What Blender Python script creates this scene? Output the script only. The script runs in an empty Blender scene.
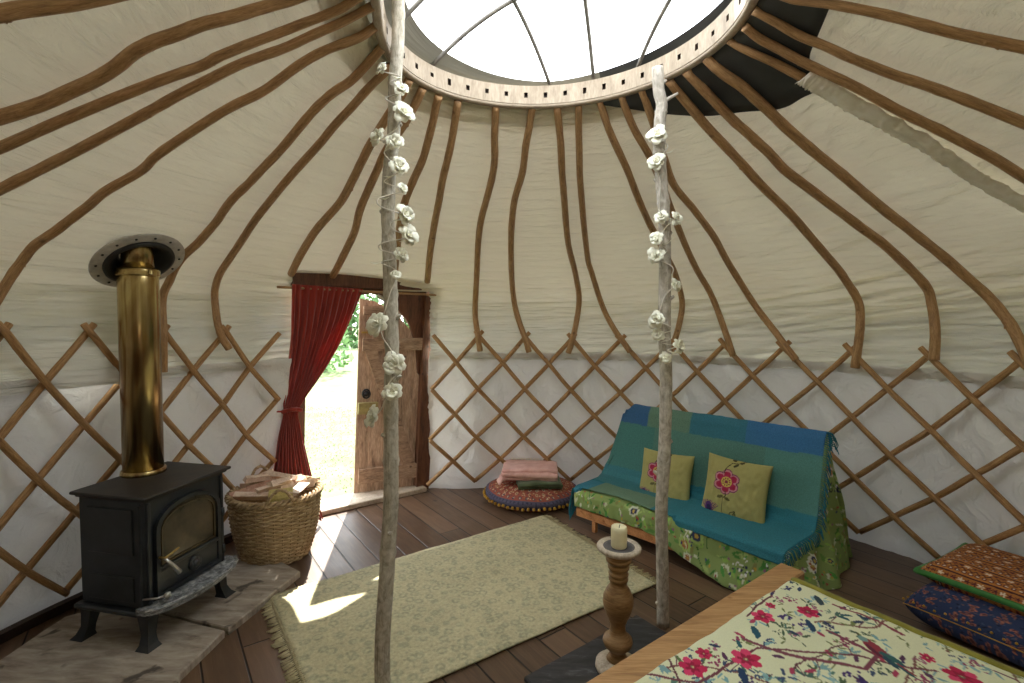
import bpy, math, random
import numpy as np
from mathutils import Vector, Matrix, noise as mnoise
from math import sin, cos, pi, radians, sqrt, atan2, hypot
R0 = random.Random(7)
COL = bpy.context.scene.collection
SC = bpy.context.scene

# ------------------------------------------------------------------ camera numbers
FPX, PITCH, ROLL, CAMH = 497.0, radians(2.507), radians(.203), 1.45
def ray(px, py):
    X = (px - 512) / FPX; Y = (py - 341.5) / FPX
    c, s = cos(ROLL), sin(ROLL); X, Y = X * c + Y * s, -X * s + Y * c
    cp, sp = cos(PITCH), sin(PITCH)
    return np.array([X, cp - Y * sp, -Y * cp - sp])
CAM = np.array([0, 0, CAMH])
def atz(px, py, z=0.0):
    d = ray(px, py); return CAM + d * (z - CAMH) / d[2]
def aty(px, py, y):
    d = ray(px, py); return CAM + d * y / d[1]

# ------------------------------------------------------------------ materials
def lin(c):
    c = [x / 255.0 for x in c]
    return tuple((x / 12.92 if x <= .04045 else ((x + .055) / 1.055) ** 2.4) for x in c)
def C4(c): return (*lin(c), 1)
class Mat:
    def __init__(s, name):
        s.m = bpy.data.materials.new(name); s.m.use_nodes = True
        s.nt = s.m.node_tree; s.nt.nodes.clear()
        s.out = s.N('ShaderNodeOutputMaterial'); s.b = s.N('ShaderNodeBsdfPrincipled')
        s.L(s.b.outputs[0], s.out.inputs[0])
    def N(s, t, **k):
        n = s.nt.nodes.new(t)
        for a, v in k.items(): setattr(n, a, v)
        return n
    def L(s, a, b): s.nt.links.new(a, b)
    def rough(s, v): s.b.inputs['Roughness'].default_value = v; return s
    def metal(s, v): s.b.inputs['Metallic'].default_value = v; return s
    def color(s, sock_or_c):
        if isinstance(sock_or_c, tuple): s.b.inputs['Base Color'].default_value = C4(sock_or_c)
        else: s.L(sock_or_c, s.b.inputs['Base Color'])
        return s
    def coord(s, kind='Object', scale=(1, 1, 1), rot=(0, 0, 0)):
        t = s.N('ShaderNodeTexCoord'); m = s.N('ShaderNodeMapping')
        m.inputs['Scale'].default_value = scale; m.inputs['Rotation'].default_value = rot
        s.L(t.outputs[kind], m.inputs[0]); return m.outputs[0]
    def noise(s, co, scale=5, detail=4, rough=.55, dist=0):
        n = s.N('ShaderNodeTexNoise'); n.inputs['Scale'].default_value = scale; n.inputs['Detail'].default_value = detail
        n.inputs['Roughness'].default_value = rough; n.inputs['Distortion'].default_value = dist
        s.L(co, n.inputs['Vector']); return n.outputs[0]
    def vor(s, co, scale=5, feature='F1', out='Distance', rnd=1):
        n = s.N('ShaderNodeTexVoronoi', feature=feature); n.inputs['Scale'].default_value = scale
        n.inputs['Randomness'].default_value = rnd
        s.L(co, n.inputs['Vector']); return n.outputs[out]
    def ramp(s, fac, stops, interp='LINEAR'):
        r = s.N('ShaderNodeValToRGB'); r.color_ramp.interpolation = interp
        e = r.color_ramp.elements
        while len(e) < len(stops): e.new(.5)
        for k, (p, c) in enumerate(stops): e[k].position = p; e[k].color = C4(c)
        s.L(fac, r.inputs[0]); return r.outputs[0]
    def mix(s, fac, a, b, mode='MIX'):
        n = s.N('ShaderNodeMix', data_type='RGBA', blend_type=mode)
        for sock, v in ((n.inputs[0], fac), (n.inputs[6], a), (n.inputs[7], b)):
            if isinstance(v, (int, float)): sock.default_value = v
            elif isinstance(v, tuple): sock.default_value = C4(v)
            else: s.L(v, sock)
        return n.outputs[2]
    def math(s, op, a, b=0.0, clamp=False):
        n = s.N('ShaderNodeMath', operation=op, use_clamp=clamp)
        for sock, v in ((n.inputs[0], a), (n.inputs[1], b)):
            if isinstance(v, (int, float)): sock.default_value = v
            else: s.L(v, sock)
        return n.outputs[0]
    def bump(s, h, strength=.3, dist=.01):
        n = s.N('ShaderNodeBump'); n.inputs['Strength'].default_value = strength; n.inputs['Distance'].default_value = dist
        s.L(h, n.inputs['Height']); s.L(n.outputs[0], s.b.inputs['Normal']); s.bn = n.outputs[0]; return s

def wood(name, dark, mid, light, kind='UV', scale=(1, 1, 1), rot=(0, 0, 0), nscale=6, rough=.6, knots=True, bump=.25):
    m = Mat(name); co = m.coord(kind, scale, rot)
    n1 = m.noise(co, nscale, 6, .6, .6)
    col = m.ramp(n1, [(.3, dark), (.5, mid), (.72, light)])
    fine = m.noise(co, nscale * 5, 3, .6)
    col = m.mix(m.ramp(fine, [(.35, (150, 150, 150)), (.6, (255, 255, 255))]), col, col) if False else m.mix(.35, col, m.ramp(fine, [(.35, dark), (.65, light)]))
    if knots:
        v = m.vor(m.coord('Object', (1, 1, 1)), 7)
        col = m.mix(m.ramp(v, [(.03, (255, 255, 255)), (.10, (0, 0, 0))]), col, dark)
    m.color(col).rough(rough); m.bump(fine, bump, .004)
    return m.m
def cloth(name, c, c2=None, weave=900, rough=.95, nscale=14, sheen=.2, bump=.25, nz=.35):
    m = Mat(name); co = m.coord('Object')
    n = m.noise(co, nscale, 5, .6)
    c2 = c2 or tuple(int(x * .8) for x in c)
    m.color(m.ramp(n, [(.5 - nz / 2, c2), (.5 + nz / 2, c)])).rough(rough)
    w = m.noise(co, weave / 4, 2, .5)
    m.bump(w, bump, .003)
    m.b.inputs['Sheen Weight'].default_value = sheen
    return m.m
def painted(name, rough=.9, fuzz=250, bump=.3, var=.25):
    m = Mat(name); a = m.N('ShaderNodeVertexColor', layer_name='pattern')
    n = m.noise(m.coord('Object'), fuzz, 3, .6)
    m.color(m.mix(var, a.outputs[0], m.ramp(n, [(.3, (90, 90, 90)), (.7, (255, 255, 255))]), 'MULTIPLY')).rough(rough)
    m.bump(n, bump, .003); return m.m
def canvas_mat(name, c, trans, tcol, wr=(1, 1, 1), wstr=.5, stain=(120, 110, 85), smix=.18, lower_light=None):
    m = Mat(name); uv = m.coord('UV', wr); ob = m.coord('Object')
    big = m.noise(ob, 1.1, 3, .5); sp = m.noise(ob, 5, 5, .65, 1.2)
    base = m.mix(m.ramp(sp, [(.52, (0, 0, 0)), (.8, (int(255 * smix),) * 3)]), c, stain)
    if lower_light:  # cool light through the lower canvas, painted into the cloth colour by height
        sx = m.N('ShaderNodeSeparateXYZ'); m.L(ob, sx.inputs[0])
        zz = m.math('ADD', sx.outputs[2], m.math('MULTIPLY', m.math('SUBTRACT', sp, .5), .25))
        base = m.mix(m.ramp(m.math('SUBTRACT', zz, 1.0), [(.36, (255, 255, 255)), (.72, (0, 0, 0))]), base, lower_light)
    m.nt.nodes.remove(m.b)
    d = m.N('ShaderNodeBsdfDiffuse'); t = m.N('ShaderNodeBsdfTranslucent'); mx = m.N('ShaderNodeMixShader')
    m.L(base, d.inputs[0])
    m.L(m.mix(.25, tcol, m.ramp(big, [(.3, stain), (.7, tcol)])), t.inputs[0])
    mx.inputs[0].default_value = trans
    m.L(d.outputs[0], mx.inputs[1]); m.L(t.outputs[0], mx.inputs[2]); m.L(mx.outputs[0], m.out.inputs[0])
    wn = m.noise(uv, 1, 5, .55, .8); wv = m.noise(ob, 160, 2, .5)
    h = m.math('ADD', wn, m.math('MULTIPLY', wv, .02))
    b = m.N('ShaderNodeBump'); b.inputs['Strength'].default_value = wstr; b.inputs['Distance'].default_value = .03
    m.L(h, b.inputs['Height']); m.L(b.outputs[0], d.inputs['Normal']); m.L(b.outputs[0], t.inputs['Normal'])
    return m.m

MT = {}
TR, TW = .024, .013
MT['roof'] = canvas_mat('roof_canvas', (229, 222, 198), TR, (246, 238, 214), (30, 60, 1), 1.0, lower_light=(222, 222, 216))
MT['wall'] = canvas_mat('wall_canvas', (230, 229, 226), TW, (232, 234, 238), (110, 9, 1), .8, (150, 150, 145), .12)
MT['pole'] = wood('peeled_pole', (116, 84, 54), (170, 130, 86), (204, 166, 118), 'UV', (5, 5, 1), nscale=2.2, rough=.55)
MT['lath'] = wood('lath_wood', (118, 84, 52), (172, 130, 84), (208, 168, 116), 'UV', (5, 5, 1), nscale=2.2, rough=.55)
MT['ring'] = wood('ring_ash', (136, 120, 100), (166, 150, 128), (184, 170, 148), 'UV', (8, 3, 1), nscale=2, rough=.6, knots=False)
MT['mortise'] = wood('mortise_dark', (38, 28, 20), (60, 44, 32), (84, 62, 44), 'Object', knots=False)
MT['frame'] = wood('door_frame_wood', (62, 38, 26), (100, 62, 42), (128, 84, 58), 'Object', (8, 8, 1), nscale=3, rough=.5)
MT['leaf'] = wood('door_leaf_wood', (112, 88, 70), (182, 150, 124), (218, 190, 164), 'Object', (14, 14, 1.2), nscale=2.4, rough=.65)
MT['leaf2'] = wood('door_ledge_wood', (104, 80, 62), (164, 132, 106), (204, 176, 150), 'Object', (3, 3, 12), nscale=2.4, rough=.65)
MT['sill'] = wood('threshold_wood', (150, 132, 112), (190, 174, 152), (214, 200, 180), 'Object', (4, 4, 4), nscale=3, knots=False)
MT['pine'] = wood('pine_plank', (136, 96, 56), (180, 136, 86), (202, 162, 112), 'Object', (1.3, 16, 6), (0, 0, radians(-37.5)), nscale=2.2, rough=.55)
MT['futon_wood'] = wood('futon_pine', (150, 92, 48), (196, 134, 82), (218, 162, 108), 'Object', (1.3, 14, 14), (0, 0, radians(46.4)), nscale=2.4, rough=.5)
MT['turned'] = wood('turned_mango', (104, 76, 46), (156, 120, 78), (188, 152, 104), 'Object', (3, 3, 16), nscale=2.4, rough=.5, knots=False)
MT['turned_pale'] = wood('limed_wood', (148, 132, 112), (196, 182, 160), (220, 208, 190), 'Object', (6, 6, 3), nscale=4, rough=.6, knots=False)
MT['split'] = wood('split_log', (196, 164, 140), (228, 204, 184), (242, 226, 210), 'Object', (8, 8, 8), nscale=3, rough=.8, knots=False)
MT['split2'] = wood('split_log_yellow', (150, 130, 70), (196, 176, 104), (214, 196, 130), 'Object', (8, 8, 8), nscale=3, rough=.8, knots=False)
MT['split3'] = wood('split_log_red', (166, 120, 98), (206, 160, 138), (226, 190, 168), 'Object', (8, 8, 8), nscale=3, rough=.8, knots=False)

def bark(name, a, b, c, dk):
    m = Mat(name); uv = m.coord('UV', (10, 3, 1)); n = m.noise(uv, 2.5, 6, .65, .5)
    col = m.ramp(n, [(.3, a), (.5, b), (.7, c)])
    v = m.noise(m.coord('UV', (2, 22, 1)), 2, 2, .5)
    col = m.mix(m.ramp(v, [(.62, (0, 0, 0)), (.70, (190, 190, 190))]), col, dk)
    m.color(col).rough(.8).bump(n, .5, .006); return m.m
MT['bark'] = bark('silver_bark', (140, 132, 114), (188, 180, 162), (220, 214, 200), (80, 70, 56))
MT['bark2'] = bark('grey_bark', (142, 134, 120), (190, 182, 168), (222, 216, 206), (80, 70, 58))

def floor_mat():
    m = Mat('floor_planks'); ang = radians(54.0)
    t = m.N('ShaderNodeTexCoord'); mp = m.N('ShaderNodeMapping'); mp.inputs['Rotation'].default_value = (0, 0, ang)
    m.L(t.outputs['Object'], mp.inputs[0]); sx = m.N('ShaderNodeSeparateXYZ'); m.L(mp.outputs[0], sx.inputs[0])
    W = .157
    y = m.math('DIVIDE', m.math('ADD', sx.outputs[1], .021), W); row = m.math('FLOOR', y); fr = m.math('SUBTRACT', y, row)
    wn = m.N('ShaderNodeTexWhiteNoise', noise_dimensions='1D'); m.L(row, wn.inputs['W'])
    # along-plank end joints
    xx = m.math('ADD', m.math('DIVIDE', sx.outputs[0], 1.9), m.math('MULTIPLY', wn.outputs[0], 3.7)); seg = m.math('FLOOR', xx); fx = m.math('SUBTRACT', xx, seg)
    wn2 = m.N('ShaderNodeTexWhiteNoise', noise_dimensions='2D'); cb = m.N('ShaderNodeCombineXYZ'); m.L(row, cb.inputs[0]); m.L(seg, cb.inputs[1]); m.L(cb.outputs[0], wn2.inputs['Vector'])
    ms = m.N('ShaderNodeMapping'); ms.inputs['Scale'].default_value = (1.2, 14, 1); m.L(mp.outputs[0], ms.inputs[0])
    off = m.N('ShaderNodeVectorMath', operation='ADD'); m.L(ms.outputs[0], off.inputs[0]); m.L(wn2.outputs['Color'], off.inputs[1])
    g = m.noise(off.outputs[0], 3, 6, .62, .7)
    col = m.ramp(g, [(.28, (66, 50, 39)), (.5, (98, 76, 58)), (.75, (132, 106, 84))])
    col = m.mix(.55, col, m.ramp(wn2.outputs['Value'], [(0, (74, 56, 43)), (.5, (98, 75, 57)), (1, (128, 100, 78))]))
    big = m.noise(m.coord('Object'), 2.2, 4, .6)
    kn = m.vor(m.coord('Object'), 3.2)
    col = m.mix(m.ramp(kn, [(.03, (220, 220, 220)), (.085, (0, 0, 0))]), col, (34, 24, 18))
    edge = m.math('MINIMUM', m.math('MINIMUM', fr, m.math('SUBTRACT', 1, fr)), m.math('MULTIPLY', m.math('MINIMUM', fx, m.math('SUBTRACT', 1, fx)), 12))
    gap = m.ramp(edge, [(.012, (255, 255, 255)), (.035, (0, 0, 0))])
    col = m.mix(gap, col, (14, 10, 8))
    m.color(col)
    m.L(m.ramp(big, [(.3, (150, 150, 150)), (.7, (190, 190, 190))]), m.b.inputs['Roughness'])
    h = m.math('SUBTRACT', m.math('MULTIPLY', g, .25), gap)
    m.bump(h, .6, .004); return m.m
MT['floor'] = floor_mat()

def stone():
    m = Mat('hearth_slab'); co = m.coord('Object', (2, 7, 2), (0, 0, radians(-75))); n = m.noise(co, 3, 7, .65, .4)
    col = m.ramp(n, [(.3, (122, 110, 98)), (.5, (164, 152, 138)), (.72, (194, 184, 170))])
    v = m.noise(m.coord('Object'), 7, 3, .5, .5)
    col = m.mix(m.ramp(v, [(.64, (0, 0, 0)), (.70, (235, 235, 235))]), col, (62, 54, 48))
    m.color(col).rough(.75).bump(n, .4, .005); return m.m
MT['stone'] = stone()
def iron():
    m = Mat('cast_iron'); n = m.noise(m.coord('Object'), 9, 5, .6); f = m.noise(m.coord('Object'), 260, 2, .5)
    m.color(m.ramp(n, [(.35, (22, 26, 30)), (.7, (42, 47, 52))])).rough(.42).bump(f, .35, .002); m.b.inputs['Specular IOR Level'].default_value = .55; return m.m
MT['iron'] = iron()
def iron_rust():
    m = Mat('iron_top'); n = m.noise(m.coord('Object'), 9, 5, .65, .6)
    m.color(m.ramp(n, [(.4, (32, 32, 33)), (.62, (52, 46, 42)), (.78, (92, 58, 46))])).rough(.5); m.bump(m.noise(m.coord('Object'), 200, 2), .3, .002); return m.m
MT['iron_top'] = iron_rust()
def ashy():
    m = Mat('ashy_iron'); n = m.noise(m.coord('Object', (3, 3, 12), (0, 0, radians(-77))), 12, 6, .7, .5)
    m.color(m.ramp(n, [(.34, (60, 62, 64)), (.50, (124, 128, 132)), (.66, (190, 192, 194))])).rough(.7); m.bump(n, .4, .004); return m.m
MT['ashy'] = ashy()
def flue():
    m = Mat('heat_tinted_steel'); co = m.coord('Object', (1, 1, .35)); n = m.noise(co, 7, 3, .5, .6)
    st = m.noise(m.coord('Object', (14, 14, .5)), 3, 2, .5)
    col = m.ramp(n, [(.3, (98, 68, 44)), (.45, (150, 116, 66)), (.58, (196, 174, 116)), (.7, (112, 78, 62))])
    col = m.mix(.3, col, m.ramp(st, [(.4, (110, 84, 52)), (.6, (226, 212, 160))]))
    m.color(col).rough(.24).metal(.92); m.bump(st, .08, .003); return m.m
MT['flue'] = flue()
def simple(name, c, rough=.5, metal=0.0, nscale=20, var=.15, bump=.1):
    m = Mat(name); n = m.noise(m.coord('Object'), nscale, 4, .6)
    d = tuple(int(x * (1 - var)) for x in c); l = tuple(min(255, int(x * (1 + var * .6))) for x in c)
    m.color(m.ramp(n, [(.3, d), (.7, l)])).rough(rough).metal(metal); m.bump(n, bump, .003); return m.m
MT['alu'] = simple('dull_aluminium', (186, 182, 172), .55, .2)
MT['black'] = simple('black_rubber', (28, 28, 28), .55)
MT['brass'] = simple('brass', (196, 168, 100), .35, .85)
MT['bronze'] = simple('dull_bronze', (92, 80, 58), .5, .5)
MT['steel'] = simple('bright_steel', (206, 206, 204), .3, .85)
MT['lockbox'] = simple('lock_brass', (178, 164, 112), .45, .5)
MT['soot'] = simple('sooted_glass', (74, 62, 46), .12, 0, 9, .45)
MT['rod'] = simple('grey_rod', (120, 116, 110), .6)
MT['twine'] = simple('white_twine', (226, 220, 206), .8)
MT['petal'] = simple('cream_petal', (250, 246, 224), .7, 0, 30, .08)
MT['wax'] = simple('ivory_wax', (240, 230, 190), .4, 0, 8, .06)
MT['wick'] = simple('wick', (50, 44, 40), .9)
MT['slate'] = None
def slate():
    m = Mat('dark_slab'); n = m.noise(m.coord('Object', (2, 9, 2), (0, 0, radians(-37))), 4, 6, .65, .8)
    m.color(m.ramp(n, [(.35, (38, 38, 40)), (.6, (60, 60, 63)), (.76, (112, 114, 118))])).rough(.5).bump(n, .3, .003); return m.m
MT['slate'] = slate()
MT['plate_dark'] = simple('dark_dish', (92, 90, 92), .6)
MT['skirting'] = simple('dark_skirting', (58, 42, 32), .7)
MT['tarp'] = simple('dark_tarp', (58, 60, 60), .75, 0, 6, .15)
def wicker():
    m = Mat('wicker'); uv = m.coord('UV', (1, 1, 1)); n = m.noise(m.coord('Object', (1, 1, 6)), 22, 4, .6)
    m.color(m.ramp(n, [(.3, (122, 98, 68)), (.5, (172, 146, 108)), (.72, (212, 190, 154))])).rough(.7).bump(n, .3, .003); return m.m
MT['wicker'] = wicker()
def red():
    m = Mat('red_curtain'); n = m.noise(m.coord('Object', (9, 9, 1)), 5, 4, .6)
    m.color(m.ramp(n, [(.3, (134, 42, 34)), (.7, (176, 62, 48))])).rough(.85)
    m.b.inputs['Sheen Weight'].default_value = .3; m.bump(m.noise(m.coord('Object'), 300, 2), .2, .002)
    t = m.N('ShaderNodeBsdfTranslucent'); t.inputs[0].default_value = C4((214, 66, 40)); x = m.N('ShaderNodeMixShader'); x.inputs[0].default_value = .22
    m.L(m.b.outputs[0], x.inputs[1]); m.L(t.outputs[0], x.inputs[2]); m.L(x.outputs[0], m.out.inputs[0]); return m.m
MT['red'] = red()
def plastic():
    m = Mat('clear_cover'); m.nt.nodes.remove(m.b)
    t = m.N('ShaderNodeBsdfTransparent'); g = m.N('ShaderNodeBsdfGlossy'); g.inputs['Roughness'].default_value = .15
    d = m.N('ShaderNodeBsdfTranslucent'); d.inputs[0].default_value = (.9, .9, .9, 1)
    x = m.N('ShaderNodeMixShader'); x.inputs[0].default_value = .04; y = m.N('ShaderNodeMixShader'); y.inputs[0].default_value = .12
    m.L(t.outputs[0], x.inputs[1]); m.L(g.outputs[0], x.inputs[2]); m.L(x.outputs[0], y.inputs[1]); m.L(d.outputs[0], y.inputs[2]); m.L(y.outputs[0], m.out.inputs[0]); return m.m
MT['plastic'] = plastic()
def rug():
    m = Mat('woven_rug'); co = m.coord('Object', (1, 1, 1), (0, 0, radians(-36)))
    v = m.vor(co, 17, rnd=.85); v2 = m.vor(co, 42); n = m.noise(co, 2.6, 5, .6); f = m.noise(co, 60, 4, .7); f2 = m.noise(co, 24, 5, .7, 1.5)
    ros = m.ramp(v, [(.16, (0, 0, 0)), (.24, (255, 255, 255)), (.36, (255, 255, 255)), (.46, (0, 0, 0))])
    base = m.mix(m.ramp(n, [(.35, (0, 0, 0)), (.65, (255, 255, 255))]), (188, 177, 142), (210, 198, 160))
    col = m.mix(m.math('MULTIPLY', ros, .55), base, (132, 134, 116))
    col = m.mix(m.math('MULTIPLY', m.ramp(v2, [(.2, (255, 255, 255)), (.4, (0, 0, 0))]), .4), col, (136, 138, 120))
    col = m.mix(m.math('MULTIPLY', m.ramp(f2, [(.45, (0, 0, 0)), (.62, (255, 255, 255))]), .5), col, (222, 216, 172))
    col = m.mix(.3, col, m.ramp(f, [(.35, (110, 112, 92)), (.65, (206, 202, 164))]))
    m.color(col).rough(.95).bump(f, .5, .004); return m.m
MT['rug'] = rug()
MT['fringe'] = simple('rug_fringe', (190, 178, 142), .9)
MT['grass'] = simple('lawn', (96, 112, 66), .9, 0, 3, .25, .4)
MT['leafgreen'] = simple('tree_leaves', (104, 136, 84), .8, 0, 2, .4)
MT['leafdark'] = simple('hedge_leaves', (82, 116, 66), .8, 0, 2, .4)
MT['trunk'] = simple('tree_bark', (96, 82, 66), .9)
MT['paint'] = painted('printed_cotton', var=.12)
MT['paint_wool'] = painted('brushed_wool', fuzz=180, bump=.8, var=.4)
MT['pink'] = cloth('pink_wool', (240, 196, 186), (222, 168, 158), nz=.3)
MT['green_fleece'] = cloth('green_fleece', (94, 106, 74), (70, 82, 56), nz=.3)
MT['olive'] = cloth('olive_piping', (148, 142, 56), (122, 116, 40))
MT['green_silk'] = cloth('green_edge', (62, 142, 56), (40, 108, 40), rough=.6)
MT['mustard'] = cloth('mustard_wool', (196, 152, 52), (166, 120, 36))
MT['teal'] = cloth('teal_yarn', (22, 124, 140), (14, 96, 116))
MT['yellowgreen'] = cloth('fringe_green_yarn', (120, 140, 70), (92, 120, 62))
MT['lining'] = simple('box_lining', (60, 50, 40), .9)
MT['mattress'] = cloth('mattress_cotton', (150, 160, 120))

# ------------------------------------------------------------------ mesh builder
W = {}
def tagit(o, label=None, cat=None, group=None, kind=None):
    if label: o['label'] = label
    if cat: o['category'] = cat
    if group: o['group'] = group
    if kind: o['kind'] = kind
    return o
def empty(name, loc=(0, 0, 0), label=None, cat=None, group=None, kind=None):
    o = bpy.data.objects.new(name, None); COL.objects.link(o); o.location = loc; o.empty_display_size = .05
    W[o.name] = Matrix.Translation(loc); return tagit(o, label, cat, group, kind)
class MB:
    def __init__(s): s.v = []; s.f = []; s.m = []; s.uv = []; s.col = None
    def add(s, V, F, mat=0, UV=None):
        b = len(s.v); s.v.extend([tuple(map(float, p)) for p in V])
        for k, f in enumerate(F):
            s.f.append([i + b for i in f]); s.m.append(mat)
            s.uv.append(UV[k] if UV else None)
        return b
    def box(s, c, size, R=None, mat=0, bevel=.0):
        hx, hy, hz = [x / 2 for x in size]; b = min(bevel, hx * .9, hy * .9, hz * .9)
        R = R or Matrix.Identity(3); c = Vector(c)
        if b <= 0:
            P = [(x, y, z) for x in (-hx, hx) for y in (-hy, hy) for z in (-hz, hz)]
            F = [(0, 1, 3, 2), (4, 6, 7, 5), (0, 4, 5, 1), (2, 3, 7, 6), (0, 2, 6, 4), (1, 5, 7, 3)]
            s.add([c + R @ Vector(p) for p in P], F, mat); return
        idx = {}; P = []
        for sx in (-1, 1):
            for sy in (-1, 1):
                for sz in (-1, 1):
                    for ax in range(3):
                        p = [sx * (hx - b), sy * (hy - b), sz * (hz - b)]; p[ax] = (sx * hx, sy * hy, sz * hz)[ax]
                        idx[(sx, sy, sz, ax)] = len(P); P.append(p)
        F = []
        for ax in range(3):
            o1, o2 = [a for a in range(3) if a != ax]
            for sg in (-1, 1):
                q = []
                for a, bb in ((-1, -1), (1, -1), (1, 1), (-1, 1)):
                    k = [0, 0, 0]; k[ax] = sg; k[o1] = a; k[o2] = bb; q.append(idx[(*k, ax)])
                F.append(q)
        for ax in range(3):
            o1, o2 = [a for a in range(3) if a != ax]
            for a in (-1, 1):
                for bb in (-1, 1):
                    k1 = [0, 0, 0]; k1[o1] = a; k1[o2] = bb
                    ka = list(k1); ka[ax] = -1; kb = list(k1); kb[ax] = 1
                    F.append([idx[(*ka, o1)], idx[(*kb, o1)], idx[(*kb, o2)], idx[(*ka, o2)]])
        for sx in (-1, 1):
            for sy in (-1, 1):
                for sz in (-1, 1): F.append([idx[(sx, sy, sz, 0)], idx[(sx, sy, sz, 1)], idx[(sx, sy, sz, 2)]])
        s.add([c + R @ Vector(p) for p in P], F, mat)
    def tube(s, P, r, seg=10, mat=0, caps=True, closed=False, squash=1.0, up=None):
        P = [Vector(p) for p in P]; n = len(P)
        if not hasattr(r, '__len__'): r = [r] * n
        T = []
        for i in range(n):
            a = P[(i - 1) % n] if (i > 0 or closed) else P[i]; b = P[(i + 1) % n] if (i < n - 1 or closed) else P[i]
            t = (b - a); T.append(t.normalized() if t.length > 1e-9 else Vector((0, 0, 1)))
        nrm = Vector(up) if up is not None else (Vector((0, 0, 1)) if abs(T[0].z) < .9 else Vector((1, 0, 0)))
        V = []; L = 0; Ls = []
        for i in range(n):
            if i: L += (P[i] - P[i - 1]).length
            Ls.append(L)
            nn = nrm - T[i] * nrm.dot(T[i])
            if nn.length < 1e-6: nn = T[i].orthogonal()
            nn.normalize(); nrm = nn; bb = T[i].cross(nn)
            for k in range(seg):
                a = 2 * pi * k / seg; V.append(P[i] + (nn * cos(a) * squash + bb * sin(a)) * r[i])
        F = []; UV = []
        off = R0.random() * 40
        for i in range(n if closed else n - 1):
            j = (i + 1) % n; l0 = Ls[i]; l1 = Ls[j] if j else L + (P[0] - P[-1]).length
            for k in range(seg):
                k2 = (k + 1) % seg
                F.append((i * seg + k, i * seg + k2, j * seg + k2, j * seg + k))
                UV.append([(off + l0, k / seg), (off + l0, (k + 1) / seg), (off + l1, (k + 1) / seg), (off + l1, k / seg)])
        if caps and not closed:
            F.append(tuple(reversed(range(seg)))); UV.append([(off, .1)] * seg)
            F.append(tuple((n - 1) * seg + k for k in range(seg))); UV.append([(off, .1)] * seg)
        s.add(V, F, mat, UV)
    def lathe(s, prof, c=(0, 0, 0), seg=28, mat=0, R=None, cap=True):
        V = []; F = []; R = R or Matrix.Identity(3); c = Vector(c); n = len(prof)
        for (r, z) in prof:
            for k in range(seg):
                a = 2 * pi * k / seg; V.append(c + R @ Vector((r * cos(a), r * sin(a), z)))
        for i in range(n - 1):
            for k in range(seg):
                k2 = (k + 1) % seg; F.append((i * seg + k, i * seg + k2, (i + 1) * seg + k2, (i + 1) * seg + k))
        if cap: F.append(tuple(reversed(range(seg)))); F.append(tuple((n - 1) * seg + k for k in range(seg)))
        s.add(V, F, mat)
    def prism(s, poly, o, ex, ey, ez, d, mat=0):
        """2-D polygon in the plane (ex, ey) at origin o, extruded by d along ez"""
        o, ex, ey, ez = map(Vector, (o, ex, ey, ez)); n = len(poly)
        V = [o + ex * x + ey * y for x, y in poly] + [o + ex * x + ey * y + ez * d for x, y in poly]
        F = [tuple(range(n)), tuple(reversed(range(n, 2 * n)))] + [(i, i + n, (i + 1) % n + n, (i + 1) % n) for i in range(n)]
        s.add(V, F, mat)
    def grid(s, nu, nv, fn, mat=0, wrap=False, skip=None):
        V = []; UVs = []
        for j in range(nv):
            for i in range(nu):
                u = i / (nu if wrap else nu - 1); v = j / (nv - 1); V.append(fn(u, v))
        F = []; UV = []
        for j in range(nv - 1):
            for i in range(nu if wrap else nu - 1):
                i2 = (i + 1) % nu
                if skip and skip(i / (nu if wrap else nu - 1), j / (nv - 1)): continue
                F.append((j * nu + i, j * nu + i2, (j + 1) * nu + i2, (j + 1) * nu + i))
                du = 1 / (nu if wrap else nu - 1); u0 = i * du; v0 = j / (nv - 1); v1 = (j + 1) / (nv - 1)
                UV.append([(u0, v0), (u0 + du, v0), (u0 + du, v1), (u0, v1)])
        return s.add(V, F, mat, UV)
    def build(s, name, mats, parent=None, smooth=True, label=None, cat=None, group=None, kind=None, colors=None, solid=0, subsurf=0, origin=None, autos=None):
        me = bpy.data.meshes.new(name)
        M = Matrix.Identity(4); Mo = None
        if parent is not None: M = W[parent.name]
        elif origin is not None: Mo = M = Matrix.Translation(origin)
        Mi = M.inverted(); co = [Mi @ Vector(p) for p in s.v]
        me.from_pydata([tuple(p) for p in co], [], s.f)
        if not isinstance(mats, (list, tuple)): mats = [mats]
        for mm in mats: me.materials.append(MT[mm] if isinstance(mm, str) else mm)
        me.polygons.foreach_set('material_index', s.m)
        if any(u is not None for u in s.uv):
            l = me.uv_layers.new(name='UVMap'); dat = []
            for u, f in zip(s.uv, s.f):
                for k in range(len(f)): dat.extend(u[k] if u else (0, 0))
            l.data.foreach_set('uv', dat)
        if colors is not None:
            a = me.color_attributes.new('pattern', 'FLOAT_COLOR', 'POINT')
            arr = np.ones((len(s.v), 4), dtype=np.float32); arr[:, :3] = colors; a.data.foreach_set('color', arr.ravel())
        me.update()
        if smooth:
            me.polygons.foreach_set('use_smooth', [True] * len(me.polygons))
        o = bpy.data.objects.new(name, me); COL.objects.link(o)
        if autos is not None and smooth:
            try: me.set_sharp_from_angle(angle=radians(autos))
            except Exception: pass
        if parent is not None: o.parent = parent
        if Mo is not None: o.location = Mo.translation
        W[o.name] = M
        if solid: 
            md = o.modifiers.new('thick', 'SOLIDIFY'); md.thickness = solid; md.offset = 0
        if subsurf:
            md = o.modifiers.new('sub', 'SUBSURF'); md.levels = subsurf; md.render_levels = subsurf
        return tagit(o, label, cat, group, kind)
def Rz(a): return Matrix.Rotation(a, 3, 'Z')
def frame3(x, y, z): return Matrix((Vector(x), Vector(y), Vector(z))).transposed()
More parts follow.
